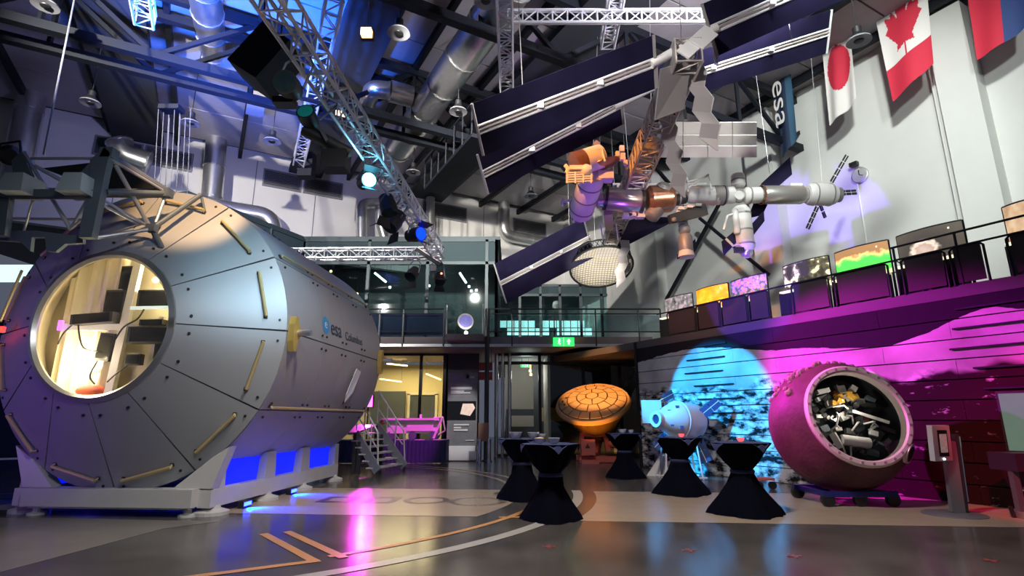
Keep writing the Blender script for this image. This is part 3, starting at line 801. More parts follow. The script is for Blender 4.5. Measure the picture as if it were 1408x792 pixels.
# small projecting platform with a round display
pc = pt(639, 468, 19.6)
r = thing('balcony_platform', P3(pc.x, 4.1, 19.6), 'small projecting platform of the balcony below the round display', 'platform')
MB().box((pc.x, 19.75, 4.28), (1.35, .7, .22)).build('deck', M['slab'], r)
for s in (-.66, .66):
    MB().path([P3(pc.x + s, 4.35, 19.45), P3(pc.x + s, 5.45, 19.45), P3(pc.x + s * .98, 5.52, 19.6)], .03, 8).build('post', M['alu'], r)
    MB().tube(P3(pc.x + s, 5.45, 19.45), P3(pc.x + s, 5.45, 20.0), .025).build('rail', M['alu'], r)
c = pt(640, 442, 19.8)
r = thing('round_display', P3(c.x, 4.39, 19.8), 'round white display like a small globe with blue pattern on the balcony platform', 'globe')
MB().lathe([(.0, -.16), (.2, -.13), (.30, -.04), (.30, .04), (.25, .06)], c, (.25, -1, .05), 24).build('shell', M['white'], r, smooth=True)
M['globe_face'] = mat('globe_face', (.10, .10, .28), .4, emit=(.25, .25, .7), es=.5, noise=.9, nscale=9)
MB().lathe([(.0, .065), (.245, .06)], c, (.25, -1, .05), 24).build('face', M['globe_face'], r)
MB().tube(P3(c.x, 4.39, 19.8), P3(c.x, c.z - .26, 19.85), .03).build('stem', M['steel_dark'], r)
tag(MB().sphere(P3(c.x + .05, 4.45, 19.55), .07, 12, 8).build('lamp_bulb', M['lamp_white']), 'small bright lamp at the foot of the round display', 'lamp')
point('platform_lamp_light', P3(c.x + .05, 4.6, 19.45), (1, .85, .7), 12, .05)

# ---- ground floor under the balcony
YGF = 22.0
xa, xb = tx(500, YGF, 540), tx(611, YGF, 540)
xm = tx(578, YGF, 540)
glazing('window_5', (xa - 3, YGF, 0), (xb, YGF, 0), 0, 3.98, 3.96, [0, .35, (xm - xa + 3) / (xb - xa + 3), 1], M['steel_dark'], 'ground floor glazing of the warm lit room', pane=M['clear_glass'])
struct(MB().box(((xa + xb) / 2 - 1, 27.0, 2.0), (xb - xa + 4, .15, 4)).build('wall_warm_room', M['warm_room']))
struct(wall_box((xb, YGF, 0), (xb, 27, 0), 0, 3.98, .12, (1, 0, 0), 'wall_warm_room_side', M['warm_room']))
area('warm_room_light', (xa + 1.0, 24.5, 3.85), (xa + 1.0, 24.5, 0), (1.0, .80, .42), 260, 3, 3)
for k, (x0_, y0_, x1_, y1_) in enumerate(((522, 521, 552, 525), (586, 514, 606, 522), (532, 500, 560, 503))):
    r = thing('strip_lamp', pt(x0_, y0_, 24), 'strip lamp hanging inside the warm lit room', 'lamp', 'strip lamps of the warm lit room')
    MB().beam(pt(x0_, y0_, 24), pt(x1_, y1_, 24.4), .09, .05).build('tube', M['lamp_warm'], r)
    for q in (pt(x0_, y0_, 24), pt(x1_, y1_, 24.4)): MB().tube(q, P3(q.x, 3.98, q.y), .006, 5).build('hanger', M['steel_dark'], r)
dx0 = tx(562, 26.9, 560); dx1 = tx(600, 26.9, 560)
r = struct(bpy.data.objects.new('door_1', None)); COL.objects.link(r); r.location = P3(dx0, 0, 26.9)
M['door_cream'] = mat('door_cream', (.60, .55, .40), .6)
for x in (dx0, dx1): MB().box((x, 26.85, 1.3), (.12, .1, 2.6)).build('door_frame', M['door_cream'], r)
MB().box(((dx0 + dx1) / 2, 26.85, 2.6), (dx1 - dx0 + .12, .1, .12)).build('door_frame', M['door_cream'], r)
MB().box(((dx0 + dx1) / 2, 26.88, 1.27), (dx1 - dx0 - .12, .05, 2.5)).build('door_leaf', M['dark_room'], r)
tag(MB().box((tx(533, 26.5, 560), 26.6, 1.35), (1.6, .2, 2.7)).build('dark_cabinet', M['dark_room']), 'dark tall cabinet at the back of the warm room', 'cabinet')
# dark core between the two glazed halves
struct(MB().box((tx(633, 22, 560), 22.2, 2.0), (tx(660, 22) - tx(612, 22), .4, 3.96)).build('wall_core', M['dark_room']))
# corridor on the right
x0, x1 = tx(682, YGF, 560), tx(884, YGF, 560)
glazing('window_6', (x0, YGF, 0), (x1, YGF, 0), 0, 3.98, 3.6, [0, .09, .30, .6, .85, 1], M['steel_dark'], 'dark ground floor glazing behind the orange capsule', pane=M['clear_glass'], fascia=M['glass'])
M['corridor'] = mat('corridor', (.50, .48, .44), .7)
cx0, cx1 = tx(703, 26, 560), tx(742, 26, 560)
struct(MB().box(((cx0 + cx1) / 2, 27.0, 2.0), (cx1 - cx0 + .6, .15, 4)).build('wall_corridor_end', M['corridor']))
struct(MB().box((cx1 + .2, 24.6, 2.0), (.1, 4.7, 4)).build('wall_corridor_side', M['corridor']))
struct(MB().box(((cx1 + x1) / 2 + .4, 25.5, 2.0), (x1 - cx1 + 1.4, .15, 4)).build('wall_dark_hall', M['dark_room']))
point('corridor_light', ((cx0 + cx1) / 2, 24.6, 3.3), (1, .95, .85), 55, .2)
for (x, y) in ((729, 510), (730, 515), (736, 534)):
    tag(MB().sphere(pt(x, y, 25.5), .07, 10, 6).tube(pt(x, y, 25.5), P3(pt(x, y, 25.5).x, 3.98, 25.5), .008, 5).build('corridor_lamp', M['lamp_warm']), 'small round lamp in the corridor', 'lamp', 'corridor lamps')
c = pt(718, 585, 26.5)
r = thing('stair_poster', P3(c.x, c.z - .9, 26.5), 'grey poster board at the end of the corridor', 'poster')
MB().box(c, (1.5, .06, 1.5)).build('board', M['dark_room'], r)
MB().box(c + Vector((0, -.04, .2)), (1.2, .02, .5)).build('picture', M['corridor'], r)
for s_ in (-.6, .6): MB().beam(P3(c.x + s_, 0, 26.55), P3(c.x + s_, c.z, 26.55), .04).build('leg', M['steel_dark'], r)
# tan picture in the dark hall
o = MB().box(pt(765, 570, 25.2), (1.4, .05, .6)).build('tan_picture', M['gold_pale']); tag(o, 'low tan picture on the dark wall behind the tables', 'picture')
# columns and posts
def post(px, Y, r_, z1, m, name, lb, cat='column', grp=None):
    x = tx(px, Y, 560); root = thing(name, (x, Y, 0), lb, cat, grp)
    MB().tube((x, Y, 0), (x, Y, z1), r_, 16).build('shaft', m, root, smooth=True)
    MB().lathe([(r_ * 1.7, 0), (r_ * 1.7, .03), (r_, .05)], (x, Y, 0), (0, 0, 1), 16).build('foot', m, root)
post(669, 19.85, .085, 5.4, M['steel_dark'], 'steel_column', 'tall dark steel column carrying the balcony beside the information board')
for px in (683, 691, 701): post(px, 21.4, .06, 3.96, M['chrome'], 'chrome_post', 'slim polished post beside the corridor glazing', 'post', 'slim polished posts')
for px in (660, 673): post(px, 19.5, .07, .75, M['chrome'], 'bollard', 'short polished steel bollard beside the information board', 'bollard', 'steel bollards')
o = MB().box(pt(665, 594, 19.64), (.36, .22, .62)).build('wooden_box', mat('brown_box', (.22, .12, .08), .6)); tag(o, 'brown box fixed to the dark column above the bollards', 'box')
r = thing('red_sign', pt(668, 510, 20.6), 'red hanging sign of two boards behind the column', 'sign')
for y in (504, 517): MB().box(pt(668, y, 20.6), (.5, .05, .30)).build('board', M['red_panel'], r)
for s_ in (-.2, .2): MB().tube(pt(668, 517, 20.6) + Vector((s_, .03, 0)), P3(pt(668, 517, 20.6).x + s_, 3.98, 20.63), .008, 5).build('hanger', M['steel_dark'], r)
# stair behind the mural end
r = thing('inner_stair', (tx(868, 20.5, 560), 20.8, 0), 'dark steel stair rising behind the end of the mural wall', 'stairs')
MB().beam(pt(838, 600, 20.5), pt(886, 492, 20.5), .08, .25).build('stringer', M['steel_dark'], r)
for k in range(4): MB().beam(pt(842 + k * 11, 588 - k * 25, 20.5), pt(842 + k * 11, 562 - k * 25, 20.5), .03).build('baluster', M['steel_dark'], r)
MB().beam(pt(838, 570, 20.5), pt(884, 468, 20.5), .04).build('handrail', M['steel_dark'], r)
for k in range(9): MB().box(pt(838, 600, 20.7).lerp(pt(886, 492, 20.7), k / 8) + Vector((0, .35, 0)), (.3, .9, .04)).build('tread', M['steel_dark'], r)
# exit signs
def text_mesh(txt, size, extrude=.002):
    cu = bpy.data.curves.new('t', 'FONT'); cu.body = txt; cu.size = size; cu.extrude = extrude; cu.align_x = 'LEFT'
    o = bpy.data.objects.new('t', cu); COL.objects.link(o)
    dg = bpy.context.evaluated_depsgraph_get(); dg.update()
    me = bpy.data.meshes.new_from_object(o.evaluated_get(dg))
    vs_ = [v.co.copy() for v in me.vertices]; fs_ = [tuple(p.vertices) for p in me.polygons]
    bpy.data.objects.remove(o); bpy.data.curves.remove(cu); bpy.data.meshes.remove(me)
    return vs_, fs_
def text_on(txt, size, o, ux, uy, name, m, parent, map_=None):
    vs_, fs_ = text_mesh(txt, size)
    o = Vector(o); ux = Vector(ux); uy = Vector(uy); nz = ux.cross(uy)
    P = [o + ux * v.x + uy * v.y + nz * v.z for v in vs_] if map_ is None else [map_(v) for v in vs_]
    return MB().add(P, fs_).build(name, m, parent)
M['exit_green'] = mat('exit_green', (.05, .6, .15), .4, emit=(.04, .80, .16), es=1.3)
M['exit_white'] = mat('exit_white', (.9, .95, .9), .4, emit=(.85, 1, .88), es=1.6)
def exit_sign(c, w, h, lb, hang):
    r = thing('exit_sign', c, lb, 'sign')
    MB().box(c, (w, .07, h)).build('sign_body', M['exit_green'], r)
    f = c + Vector((0, -.042, 0))
    MB().box(f + Vector((0, .003, 0)), (.012, .008, h)).build('divider', M['exit_white'], r)
    # running figure
    m = MB(); q = f + Vector((-w * .22, 0, 0)); s = h
    m.lathe([(0, 0), (s * .07, 0)], q + Vector((s * .04, -.004, s * .27)), (0, -1, 0), 10)
    for (ax, az, bx, bz) in ((.02, .18, -.03, -.08), (-.03, -.08, .12, -.2), (.12, -.2, .08, -.36), (-.03, -.08, -.14, -.28), (.02, .14, .16, .02), (.02, .14, -.14, .05)):
        m.beam(q + Vector((ax * s, -.003, az * s)), q + Vector((bx * s, -.003, bz * s)), s * .07, .004, (0, 1, 0))
    m.build('running_figure', M['exit_white'], r)
    a = f + Vector((w * .24, -.003, 0))
    MB().prism([(-.05 * s * 2, -.34 * s), (.05 * s * 2, -.34 * s), (.05 * s * 2, .0), (.24 * s, .0), (0, .36 * s), (-.24 * s, 0), (-.05 * s * 2, 0)], a, (1, 0, 0), (0, 0, 1), .004).build('arrow', M['exit_white'], r)
    if hang:
        for s_ in (-.35, .35): MB().tube(c + Vector((w * s_, 0, h / 2)), c + Vector((w * s_, 0, h / 2 + hang)), .008).build('hanger', M['steel_dark'], r)
exit_sign(pt(775, 470, 19.88), .77, .32, 'green exit sign with running figure and arrow hung at the balcony edge', .0)
MB().box(pt(775, 470, 19.95), (.3, .1, .1)).build('bracket', M['steel_dark'], [o for o in bpy.data.objects if o.name == 'exit_sign'][0])
exit_sign(pt(722, 502, 24.0), .40, .17, 'small dim green exit sign inside the corridor', .5)
c = pt(817, 491, 20.2); r = thing('downlight', c, 'small warm lamp hanging under the balcony above the orange capsule', 'lamp')
MB().lathe([(.06, .12), (.10, 0)], c, (0, 0, 1), 14, caps=False).build('shade', M['steel_dark'], r); MB().sphere(c, .06, 10, 6).build('bulb', M['lamp_warm'], r)
MB().tube(c + Vector((0, 0, .1)), P3(c.x, ZB0, c.y), .01).build('stem', M['steel_dark'], r)

# ================================================================== SPACE MODULE
HD = math.radians(4.52)
AX = Vector((math.sin(HD), math.cos(HD), 0)); SD = Vector((math.cos(HD), -math.sin(HD), 0)); UZ = Vector((0, 0, 1))
RC = Vector((-6.20, 9.05, 2.84)); RM = 2.52; LM = 4.9; RWN = 1.16; DCONE = .82
def cy(L, r, th): return RC + AX * L + SD * (r * math.cos(th)) + UZ * (r * math.sin(th))
def cyl_hit(x, y, R=RM):
    d = ray(x, y).normalized(); o = EYEP - RC
    dp = d - AX * d.dot(AX); op = o - AX * o.dot(AX)
    a = dp.dot(dp); b_ = 2 * dp.dot(op); c = op.dot(op) - R * R
    t = (-b_ - math.sqrt(max(b_ * b_ - 4 * a * c, 0))) / (2 * a)
    q = o + d * t
    return q.dot(AX), math.atan2(q.z, q.dot(SD))
def sector(prof, a0, a1, n):
    """closed profile [(L, r)...] swept from a0 to a1"""
    vs_ = []; fs_ = []; m = len(prof)
    for i in range(n + 1):
        th = a0 + (a1 - a0) * i / n
        for L, r in prof: vs_.append(cy(L, r, th))
    for i in range(n):
        for k in range(m):
            l = (k + 1) % m
            fs_.append((i * m + k, i * m + l, (i + 1) * m + l, (i + 1) * m + k))
    fs_.append(tuple(range(m))); fs_.append(tuple(n * m + k for k in reversed(range(m))))
    return MB().add(vs_, fs_)
MOD = thing('space_module', cy(0, RM, -PI / 2), 'large grey metal cylindrical space module with a lit round front window', 'space module')
D30 = PI / 6
def coneL(r): return -DCONE * (RM - r) / (RM - RWN)
for k in range(12):
    a0 = k * D30 + .006; a1 = (k + 1) * D30 - .006
    sector([(-DCONE, RWN), (-.012, RM), (.02, RM - .03), (-DCONE + .04, RWN)], a0, a1, 8).build('cone_panel', M['skin_metal'], MOD, smooth=True)
seams = [.012] + [cyl_hit(x, 462)[0] for x in (446, 473, 498)] + [LM]
for k in range(12):
    for s0, s1 in zip(seams, seams[1:]):
        g = .010
        sector([(s0 + g * .4, RM), (s1 - g * .4, RM), (s1 - g * .4, RM - .03), (s0 + g * .4, RM - .03)], k * D30 + .0045, (k + 1) * D30 - .0045, 8).build('side_panel', M['skin_side'], MOD, smooth=True)
# dark inner shell, cone shell, rear dome
sector([(.02, RM - .035), (LM, RM - .035), (LM, RM - .09), (.02, RM - .09)], 0, 2 * PI, 72).build('inner_shell', M['gap_dark'], MOD)
sector([(-DCONE + .03, RWN + .02), (.0, RM - .035), (.05, RM - .09), (-DCONE + .09, RWN + .02)], 0, 2 * PI, 72).build('cone_shell', M['gap_dark'], MOD)
MB().lathe([(RM, LM), (RM - .05, LM + .14), (RM - .25, LM + .30), (1.2, LM + .55), (0, LM + .6)], RC, AX, 48).build('rear_dome', M['skin_side'], MOD, smooth=True)
# window ring and glass
M['ring'] = mat('ring', (.50, .50, .50), .28, .8)
sector([(-DCONE - .05, RWN - .06), (-DCONE - .02, RWN + .015), (-DCONE + .03, RWN + .02), (-DCONE + .06, RWN - .08), (-DCONE - .0, RWN - .10)], 0, 2 * PI, 64).build('window_ring', M['ring'], MOD, smooth=True)
MB().lathe([(0, -DCONE + .0), (.5, -DCONE + .0), (RWN - .09, -DCONE + .0)], RC, AX, 64, caps=False).build('window_glass', M['clear_glass'], MOD)
# lit interior
M['interior'] = mat('interior', (.78, .70, .50), .6, noise=.06, nscale=3)
DI = .75
sector([(-DCONE + .1, RWN + .0), (DI - DCONE, 1.62), (DI - DCONE + .03, 1.64), (-DCONE + .1, RWN + .02)], 0, 2 * PI, 48).build('interior_wall', M['interior'], MOD, smooth=True)
MB().lathe([(0, DI - DCONE), (1.64, DI - DCONE)], RC, AX, 48).build('interior_bulkhead', M['interior'], MOD)
def inn(a, h, d): return RC + AX * (-DCONE + d) + SD * a + UZ * h       # inside coordinates seen through the window
RI = Matrix((SD, AX, UZ)).transposed()
# curtain folds on the left
vs_ = []; fs_ = []; n = 40
for i in range(n + 1):
    t = i / n; a = -1.15 + 1.0 * t
    d = .52 + .05 * math.sin(t * 26) + .02 * math.sin(t * 61)
    hlim = math.sqrt(max(1.5 ** 2 - a * a, .05)) * .92
    for j in range(6): vs_.append(inn(a, hlim * (1 - 2 * j / 5), d - .03 * j / 5))
for i in range(n):
    for j in range(5): fs_.append((i * 6 + j, i * 6 + j + 1, i * 6 + 7 + j, i * 6 + 6 + j))
MB().add(vs_, fs_).build('curtain', mat('curtain_white', (.76, .70, .55), .8), MOD, smooth=True)
M['grey_beam'] = mat('grey_beam', (.62, .60, .56), .5, .1)
MB().beam(inn(.02, -1.06, .34), inn(.16, 1.06, .34), .13, .08, tuple(AX)).build('upright_beam', M['grey_beam'], MOD)
MB().beam(inn(-.95, .03, .36), inn(1.05, .0, .36), .06, .10).build('cross_shelf', M['grey_beam'], MOD)
MB().beam(inn(-.40, -1.0, .5), inn(-.12, .95, .5), .10, .05, tuple(AX)).build('rail', M['grey_beam'], MOD)
MB().beam(inn(.45, -1.0, .5), inn(.58, .2, .5), .08, .05, tuple(AX)).build('rail', M['grey_beam'], MOD)
for k in range(5): MB().box(inn(-.36 + .04 * k, -.65 + .22 * k, .46), (.10, .04, .05), RI).build('rail_hook', M['grey_beam'], MOD)
# loose equipment behind the window
def gear(name, a, h, d, s, lb, m=None, rot=0.0):
    c = inn(a, h, d); R = RI @ Matrix.Rotation(rot, 3, 'Y')
    r = thing(name, c - UZ * s[2] / 2, lb, name.split('_')[-1])
    MB().box(c, s, R).build('case', m or M['black'], r)
    MB().box(c - R @ Vector((0, s[1] / 2 + .004, 0)), (s[0] * .86, .008, s[2] * .82), R).build('front', M['black_gloss'], r)
    MB().box(c + R @ Vector((0, 0, s[2] / 2 + .008)), (s[0] * .5, s[1] * .5, .016), R).build('clip', M['grey_beam'], r)
gear('upper_screen', -.02, .80, .40, (.26, .08, .46), 'tall black panel at the top of the round module window')
gear('square_screen', -.14, .42, .34, (.32, .06, .40), 'square black screen left of the upright beam inside the round window')
gear('laptop_screen', .56, .46, .34, (.62, .07, .30), 'wide dark screen with bright lower edge inside the round window')
MB().box(inn(.52, .31, .28), (.66, .03, .05), RI).build('light_bar', mat('light_bar', (.7, .8, .8), .3, emit=(.7, .95, 1), es=.5), MOD)
gear('black_laptop', -.36, .14, .28, (.70, .20, .16), 'flat black laptop on the cross shelf inside the round window', rot=-.06)
gear('hanging_screen', -.17, -.30, .34, (.24, .06, .44), 'black tablet hanging below the shelf inside the round window', rot=.1)
gear('dark_printer', .58, -.12, .34, (.72, .16, .26), 'dark printer under the shelf inside the round window', M['steel_dark'])
gear('small_camera', .33, -.50, .36, (.24, .10, .17), 'small black camera below the printer inside the round window')
gear('round_speaker', .80, -.38, .36, (.24, .14, .24), 'black speaker beside the window rim inside the module')
gear('white_box', .86, .28, .40, (.14, .06, .20), 'small pale box by the right rim inside the round window', M['white'])
gear('shelf_box', .60, .07, .30, (.38, .14, .09), 'low black case standing on the cross shelf inside the window')
c = inn(-.28, -.98, .35)
o = MB().sphere(c, .2, 14, 8, (1.3, .5, .45)).build('red_bag', mat('bag_red', (.55, .10, .06), .7), smooth=True); tag(o, 'orange-red bag lying at the bottom of the round window', 'bag')
def cable(pts, lb, r_=.012, m=None, grp=None):
    P = [Vector(p) for p in pts]; Q = []
    for i in range(len(P) - 1):
        p0 = P[max(i - 1, 0)]; p1 = P[i]; p2 = P[i + 1]; p3 = P[min(i + 2, len(P) - 1)]
        for k in range(5):
            t = k / 5; Q.append(.5 * ((2 * p1) + (p2 - p0) * t + (2 * p0 - 5 * p1 + 4 * p2 - p3) * t * t + (3 * p1 - p0 - 3 * p2 + p3) * t ** 3))
    Q.append(P[-1])
    return tag(MB().path(Q, r_, 6).build('cable', m or M['black']), lb, 'cable', grp)
cable([inn(-.62, .10, .24), inn(-.55, -.10, .22), inn(-.45, -.32, .24), inn(-.22, -.38, .26)], 'black cable looping under the laptop behind the window', grp=None)
cable([inn(-.66, .10, .24), inn(-.85, -.08, .26), inn(-.95, -.25, .30)], 'black cable running down left from the laptop behind the window')
cable([inn(.45, .28, .24), inn(.38, .12, .22), inn(.18, .0, .22), inn(.05, -.20, .24)], 'black cable from the wide screen across the shelf')
cable([inn(-.20, -.52, .26), inn(-.28, -.75, .26), inn(-.18, -.88, .26)], 'black cable hanging below the tablet behind the window')
cable([inn(.32, -.58, .28), inn(.15, -.72, .26), inn(.02, -.85, .26)], 'black cable hanging below the small camera behind the window')
point('module_lamp', inn(.75, .75, .30), (1.0, .84, .52), 75, .06)
point('module_lamp_low', inn(-.5, -.5, .20), (1.0, .84, .52), 42, .1)
tag(MB().sphere(inn(.42, .80, .42), .05, 10, 6).build('interior_bulb', M['lamp_warm']), 'bright little lamp inside the top of the round window', 'lamp')
tag(MB().box(inn(-.97, .05, .30), (.05, .05, .16), RI).build('violet_lamp', mat('violet_lamp', (.4, .1, .8), .4, emit=(.45, .1, 1), es=2.5)), 'small violet lamp at the left rim of the round window', 'lamp')

# gold handrails on the cone, one per panel, and along the side
def standrail(p, q, out, r_, parent, m, off=.075):
    o = Vector(out).normalized() * off
    hr = MB().path([p, p + o, q + o, q], r_, 8).build('handrail', m, parent)
    for e in (p, q): MB().box(e + o * .1, (.05, .05, .05)).build('rail_foot', M['bolt'], hr)
for k in range(12):
    r_ = 2.24 if k not in (7, 8, 9, 10) else 2.30
    a, c = k * D30 + .09, (k + 1) * D30 - .09
    nrm = (SD * math.cos((a + c) / 2) + UZ * math.sin((a + c) / 2)) * .55 - AX * .83
    standrail(cy(coneL(r_), r_, a), cy(coneL(r_), r_, c), nrm, .026, MOD, M['gold_pale'] if k != 0 else M['gold_pale'])
for th in (D30 + .035, -D30 + .03):
    dirv = SD * math.cos(th) + UZ * math.sin(th)
    standrail(cy(.25, RM, th), cy(LM - .25, RM, th), dirv, .022, MOD, M['gold_pale'], .06)
# gold trunnion fittings
for L in (.16, LM - .12):
    c = cy(L, RM, .0)
    tpl = MB().prism([(x * .66, y * .62) for x, y in ((-.17, 0), (-.17, .20), (-.10, .42), (.02, .42), (.10, .2), (.22, .10), (.22, -.10), (.10, -.2), (.02, -.52), (-.10, -.52), (-.17, -.25))], c + SD * .05, AX, UZ, .10).build('trunnion_plate', M['gold'], MOD)
    MB().tube(c + SD * .05 + AX * .05, c + SD * .32 + AX * .05, .055, 14).build('trunnion_pin', M['alu'], tpl, smooth=True)
# bolts at the panel corners
b = MB()
def bolt(L, r_, th, out):
    p = cy(L, r_, th); b.tube(p, p + Vector(out).normalized() * .025, .022, 6)
for k in range(12):
    for s in (-1, 1):
        th = k * D30 + s * .07
        o = SD * math.cos(th) + UZ * math.sin(th)
        bolt(coneL(1.35), 1.35, k * D30 + s * .10, o * .5 - AX); bolt(coneL(2.42), 2.42, th, o * .5 - AX)
        for L in seams[1:-1]:
            bolt(L - .10, RM, k * D30 + s * .05, o); bolt(L + .10, RM, k * D30 + s * .05, o)
        bolt(.25, RM, k * D30 + s * .05, o); bolt(LM - .2, RM, k * D30 + s * .05, o)
b.build('panel_bolts', M['bolt'], MOD, kind='stuff')
# lettering on the side
M['logo_blue'] = mat('logo_blue', (.05, .28, .55), .5)
M['logo_dark'] = mat('logo_dark', (.02, .035, .07), .5)
L0, t0 = cyl_hit(448, 447)
def on_cyl(Lc, tc):
    return lambda v: cy(Lc + v.x, RM + .006 + v.z, tc + v.y / RM)
vs_ = []; n = 28
ring = [Vector((0, 0, 0))] + [Vector((.17 * math.cos(2 * PI * i / n), .17 * math.sin(2 * PI * i / n), 0)) for i in range(n)]
MB().add([on_cyl(L0, t0)(v) for v in ring], [(0, i + 1, (i + 1) % n + 1) for i in range(n)]).build('logo_disc', M['logo_blue'], MOD)
L1, t1 = cyl_hit(456, 450)
text_on('esa', .44, (0, 0, 0), (1, 0, 0), (0, 1, 0), 'lettering', M['logo_dark'], MOD, on_cyl(L0 + .22, t0 - .055))
text_on('Columbus', .25, (0, 0, 0), (1, 0, 0), (0, 1, 0), 'lettering', M['logo_dark'], MOD, on_cyl(L0 + .98, t0 - .055))
text_on('e', .26, (0, 0, 0), (1, 0, 0), (0, 1, 0), 'lettering', M['white'], MOD, lambda v: on_cyl(L0 - .07, t0 - .025)(Vector((v.x, v.y, v.z + .004))))
# white flap standing off the side
fp = [cyl_hit(x, y) for x, y in ((483, 506), (489, 510), (478, 537), (467, 550), (469, 540))]
MB().poly3([cy(L, RM + .12, th) for L, th in fp], .015).build('flap', M['white'], MOD)
fp = [cyl_hit(x, y) for x, y in ((484, 517), (490, 516), (479, 545), (470, 556))]
MB().poly3([cy(L, RM + .012, th) for L, th in fp], .012).build('flap_shadow', M['black'], MOD)  # the flap's shadow, painted as a black patch on the side

# ---- payload frame in front of the upper cone
PF = thing('payload_frame', pt(131, 330, 8.1), 'blue-grey steel payload frame of plates and tubes fixed to the top of the module front', 'frame')
SG = M['steel_grey']
M['lampbox'] = mat('lampbox', (.38, .45, .49), .5)
M['strut'] = mat('strut', (.46, .47, .50), .35, .6)
def plate(pix, Y, th, m=SG, name='plate', dY=0):
    P = [pt(x, y, Y) for x, y in pix]
    return MB().poly3([p + Vector((0, dY, 0)) for p in P], th, (0, 1, 0)).build(name, m, PF)
plate([(-22, 262), (18, 262), (10, 325), (-22, 325)], 7.6, .10)
plate([(18, 222), (32, 209), (46, 243), (20, 243)], 7.6, .06)
plate([(128, 222), (147, 205), (155, 212), (149, 236), (130, 328), (112, 328), (127, 243)], 7.6, .12)
plate([(108, 243), (128, 222), (128, 243)], 7.6, .06)
plate([(-22, 322), (30, 318), (52, 318), (116, 326), (116, 335), (92, 336), (78, 347), (66, 346), (64, 327), (46, 327), (44, 346), (30, 333), (-22, 330)], 7.75, .06)
def pbeam(a, Ya, c, Yc, w, h=None, m=SG, name='beam'): return MB().beam(pt(*a, Ya), pt(*c, Yc), w, w if h is None else h).build(name, m, PF)
def pt2(a, Ya, c, Yc, r_, m=None): return MB().tube(pt(*a, Ya), pt(*c, Yc), r_, 10).build('strut', m or M['strut'], PF, smooth=True)
pbeam((-22, 267), 7.55, (128, 267), 7.55, .10, .12)
pbeam((-20, 264), 8.2, (232, 266), 8.3, .10, .12)
pt2((43, 218), 7.6, (134, 218), 7.6, .022)
for (xa, xb) in ((12, 48), (92, 127)):
    p = pt((xa + xb) / 2, 257, 7.5); w = (xb - xa) / 750 * 7.9
    MB().add([p + Vector((sx * w / 2 * (1 if j == 0 else (.9 if sx > 0 else .55)), sy * .20, -.14 + .28 * j)) for j in (0, 1) for sy in (-1, 1) for sx in (-1, 1)],
             [(0, 2, 3, 1), (4, 5, 7, 6), (0, 1, 5, 4), (2, 6, 7, 3), (0, 4, 6, 2), (1, 3, 7, 5)]).build('lamp_box', M['lampbox'], PF)
pt2((33, 209), 7.6, (97, 315), 7.9, .030)
pt2((150, 214), 7.65, (238, 268), 8.45, .060, SG)
pt2((152, 218), 7.6, (228, 264), 8.3, .022)
pt2((159, 227), 7.7, (206, 312), 8.25, .032)
pt2((228, 268), 8.35, (214, 306), 8.25, .026)
pt2((131, 327), 7.7, (209, 315), 8.2, .030)
pt2((207, 316), 8.2, (276, 268), 8.75, .040, SG)
pt2((276, 266), 8.75, (282, 294), 8.82, .022, SG)
pt2((142, 275), 7.7, (200, 309), 8.2, .022)
pt2((139, 281), 7.7, (193, 309), 8.2, .022)
pt2((147, 264), 7.65, (228, 266), 8.3, .045, SG)
pt2((121, 273), 7.6, (98, 313), 7.85, .022)
pt2((45, 275), 7.6, (32, 321), 7.75, .018)
pt2((48, 228), 7.65, (125, 270), 7.9, .030)
pt2((98, 314), 7.85, (115, 300), 7.7, .02)
pt2((209, 314), 8.2, (222, 340), 8.35, .045, SG)
pt2((222, 340), 8.35, (236, 354), 8.5, .045, SG)
pt2((-10, 300), 8.0, (112, 302), 8.0, .022)
MB().box(pt(228, 266, 8.35), (.18, .14, .14)).build('node', SG, PF)
MB().box(pt(209, 314, 8.2), (.14, .12, .12)).build('node', SG, PF)
MB().box(pt(150, 212, 7.62), (.20, .16, .16)).build('node', SG, PF)
# struts to the left bottom of the cone
for a, c in (((2, 262), (-6, 330)), ((0, 442), (30, 372))):
    MB().tube(pt(*a, 7.9), pt(*c, 8.2), .02, 8).build('strut', M['gold_pale'], PF)
# lamp cluster on the left end of the frame
r = thing('stage_lamp', pt(18, 212, 7.8), 'dark stage lamp cluster on the left end of the payload frame', 'lamp')
c = pt(14, 214, 7.8)
MB().lathe([(.10, 0), (.16, .08), (.16, .34), (.10, .40)], c, (-.6, .6, .35), 14).build('body', M['black'], r, smooth=True)
MB().lathe([(.0, .402), (.13, .402)], c, (-.6, .6, .35), 14).build('lens', M['black_gloss'], r)
MB().path([c + Vector((-.25, 0, -.1)), c + Vector((-.2, 0, .2)), c + Vector((.1, 0, .25)), c + Vector((.2, 0, -.1))], .02, 6).build('yoke', M['black'], r)
# dark slab behind the frame (screen seen from its back)
o = plate([(60, 232), (150, 222), (226, 262), (150, 266)], 8.9, .05, M['black'], 'backing_sheet')

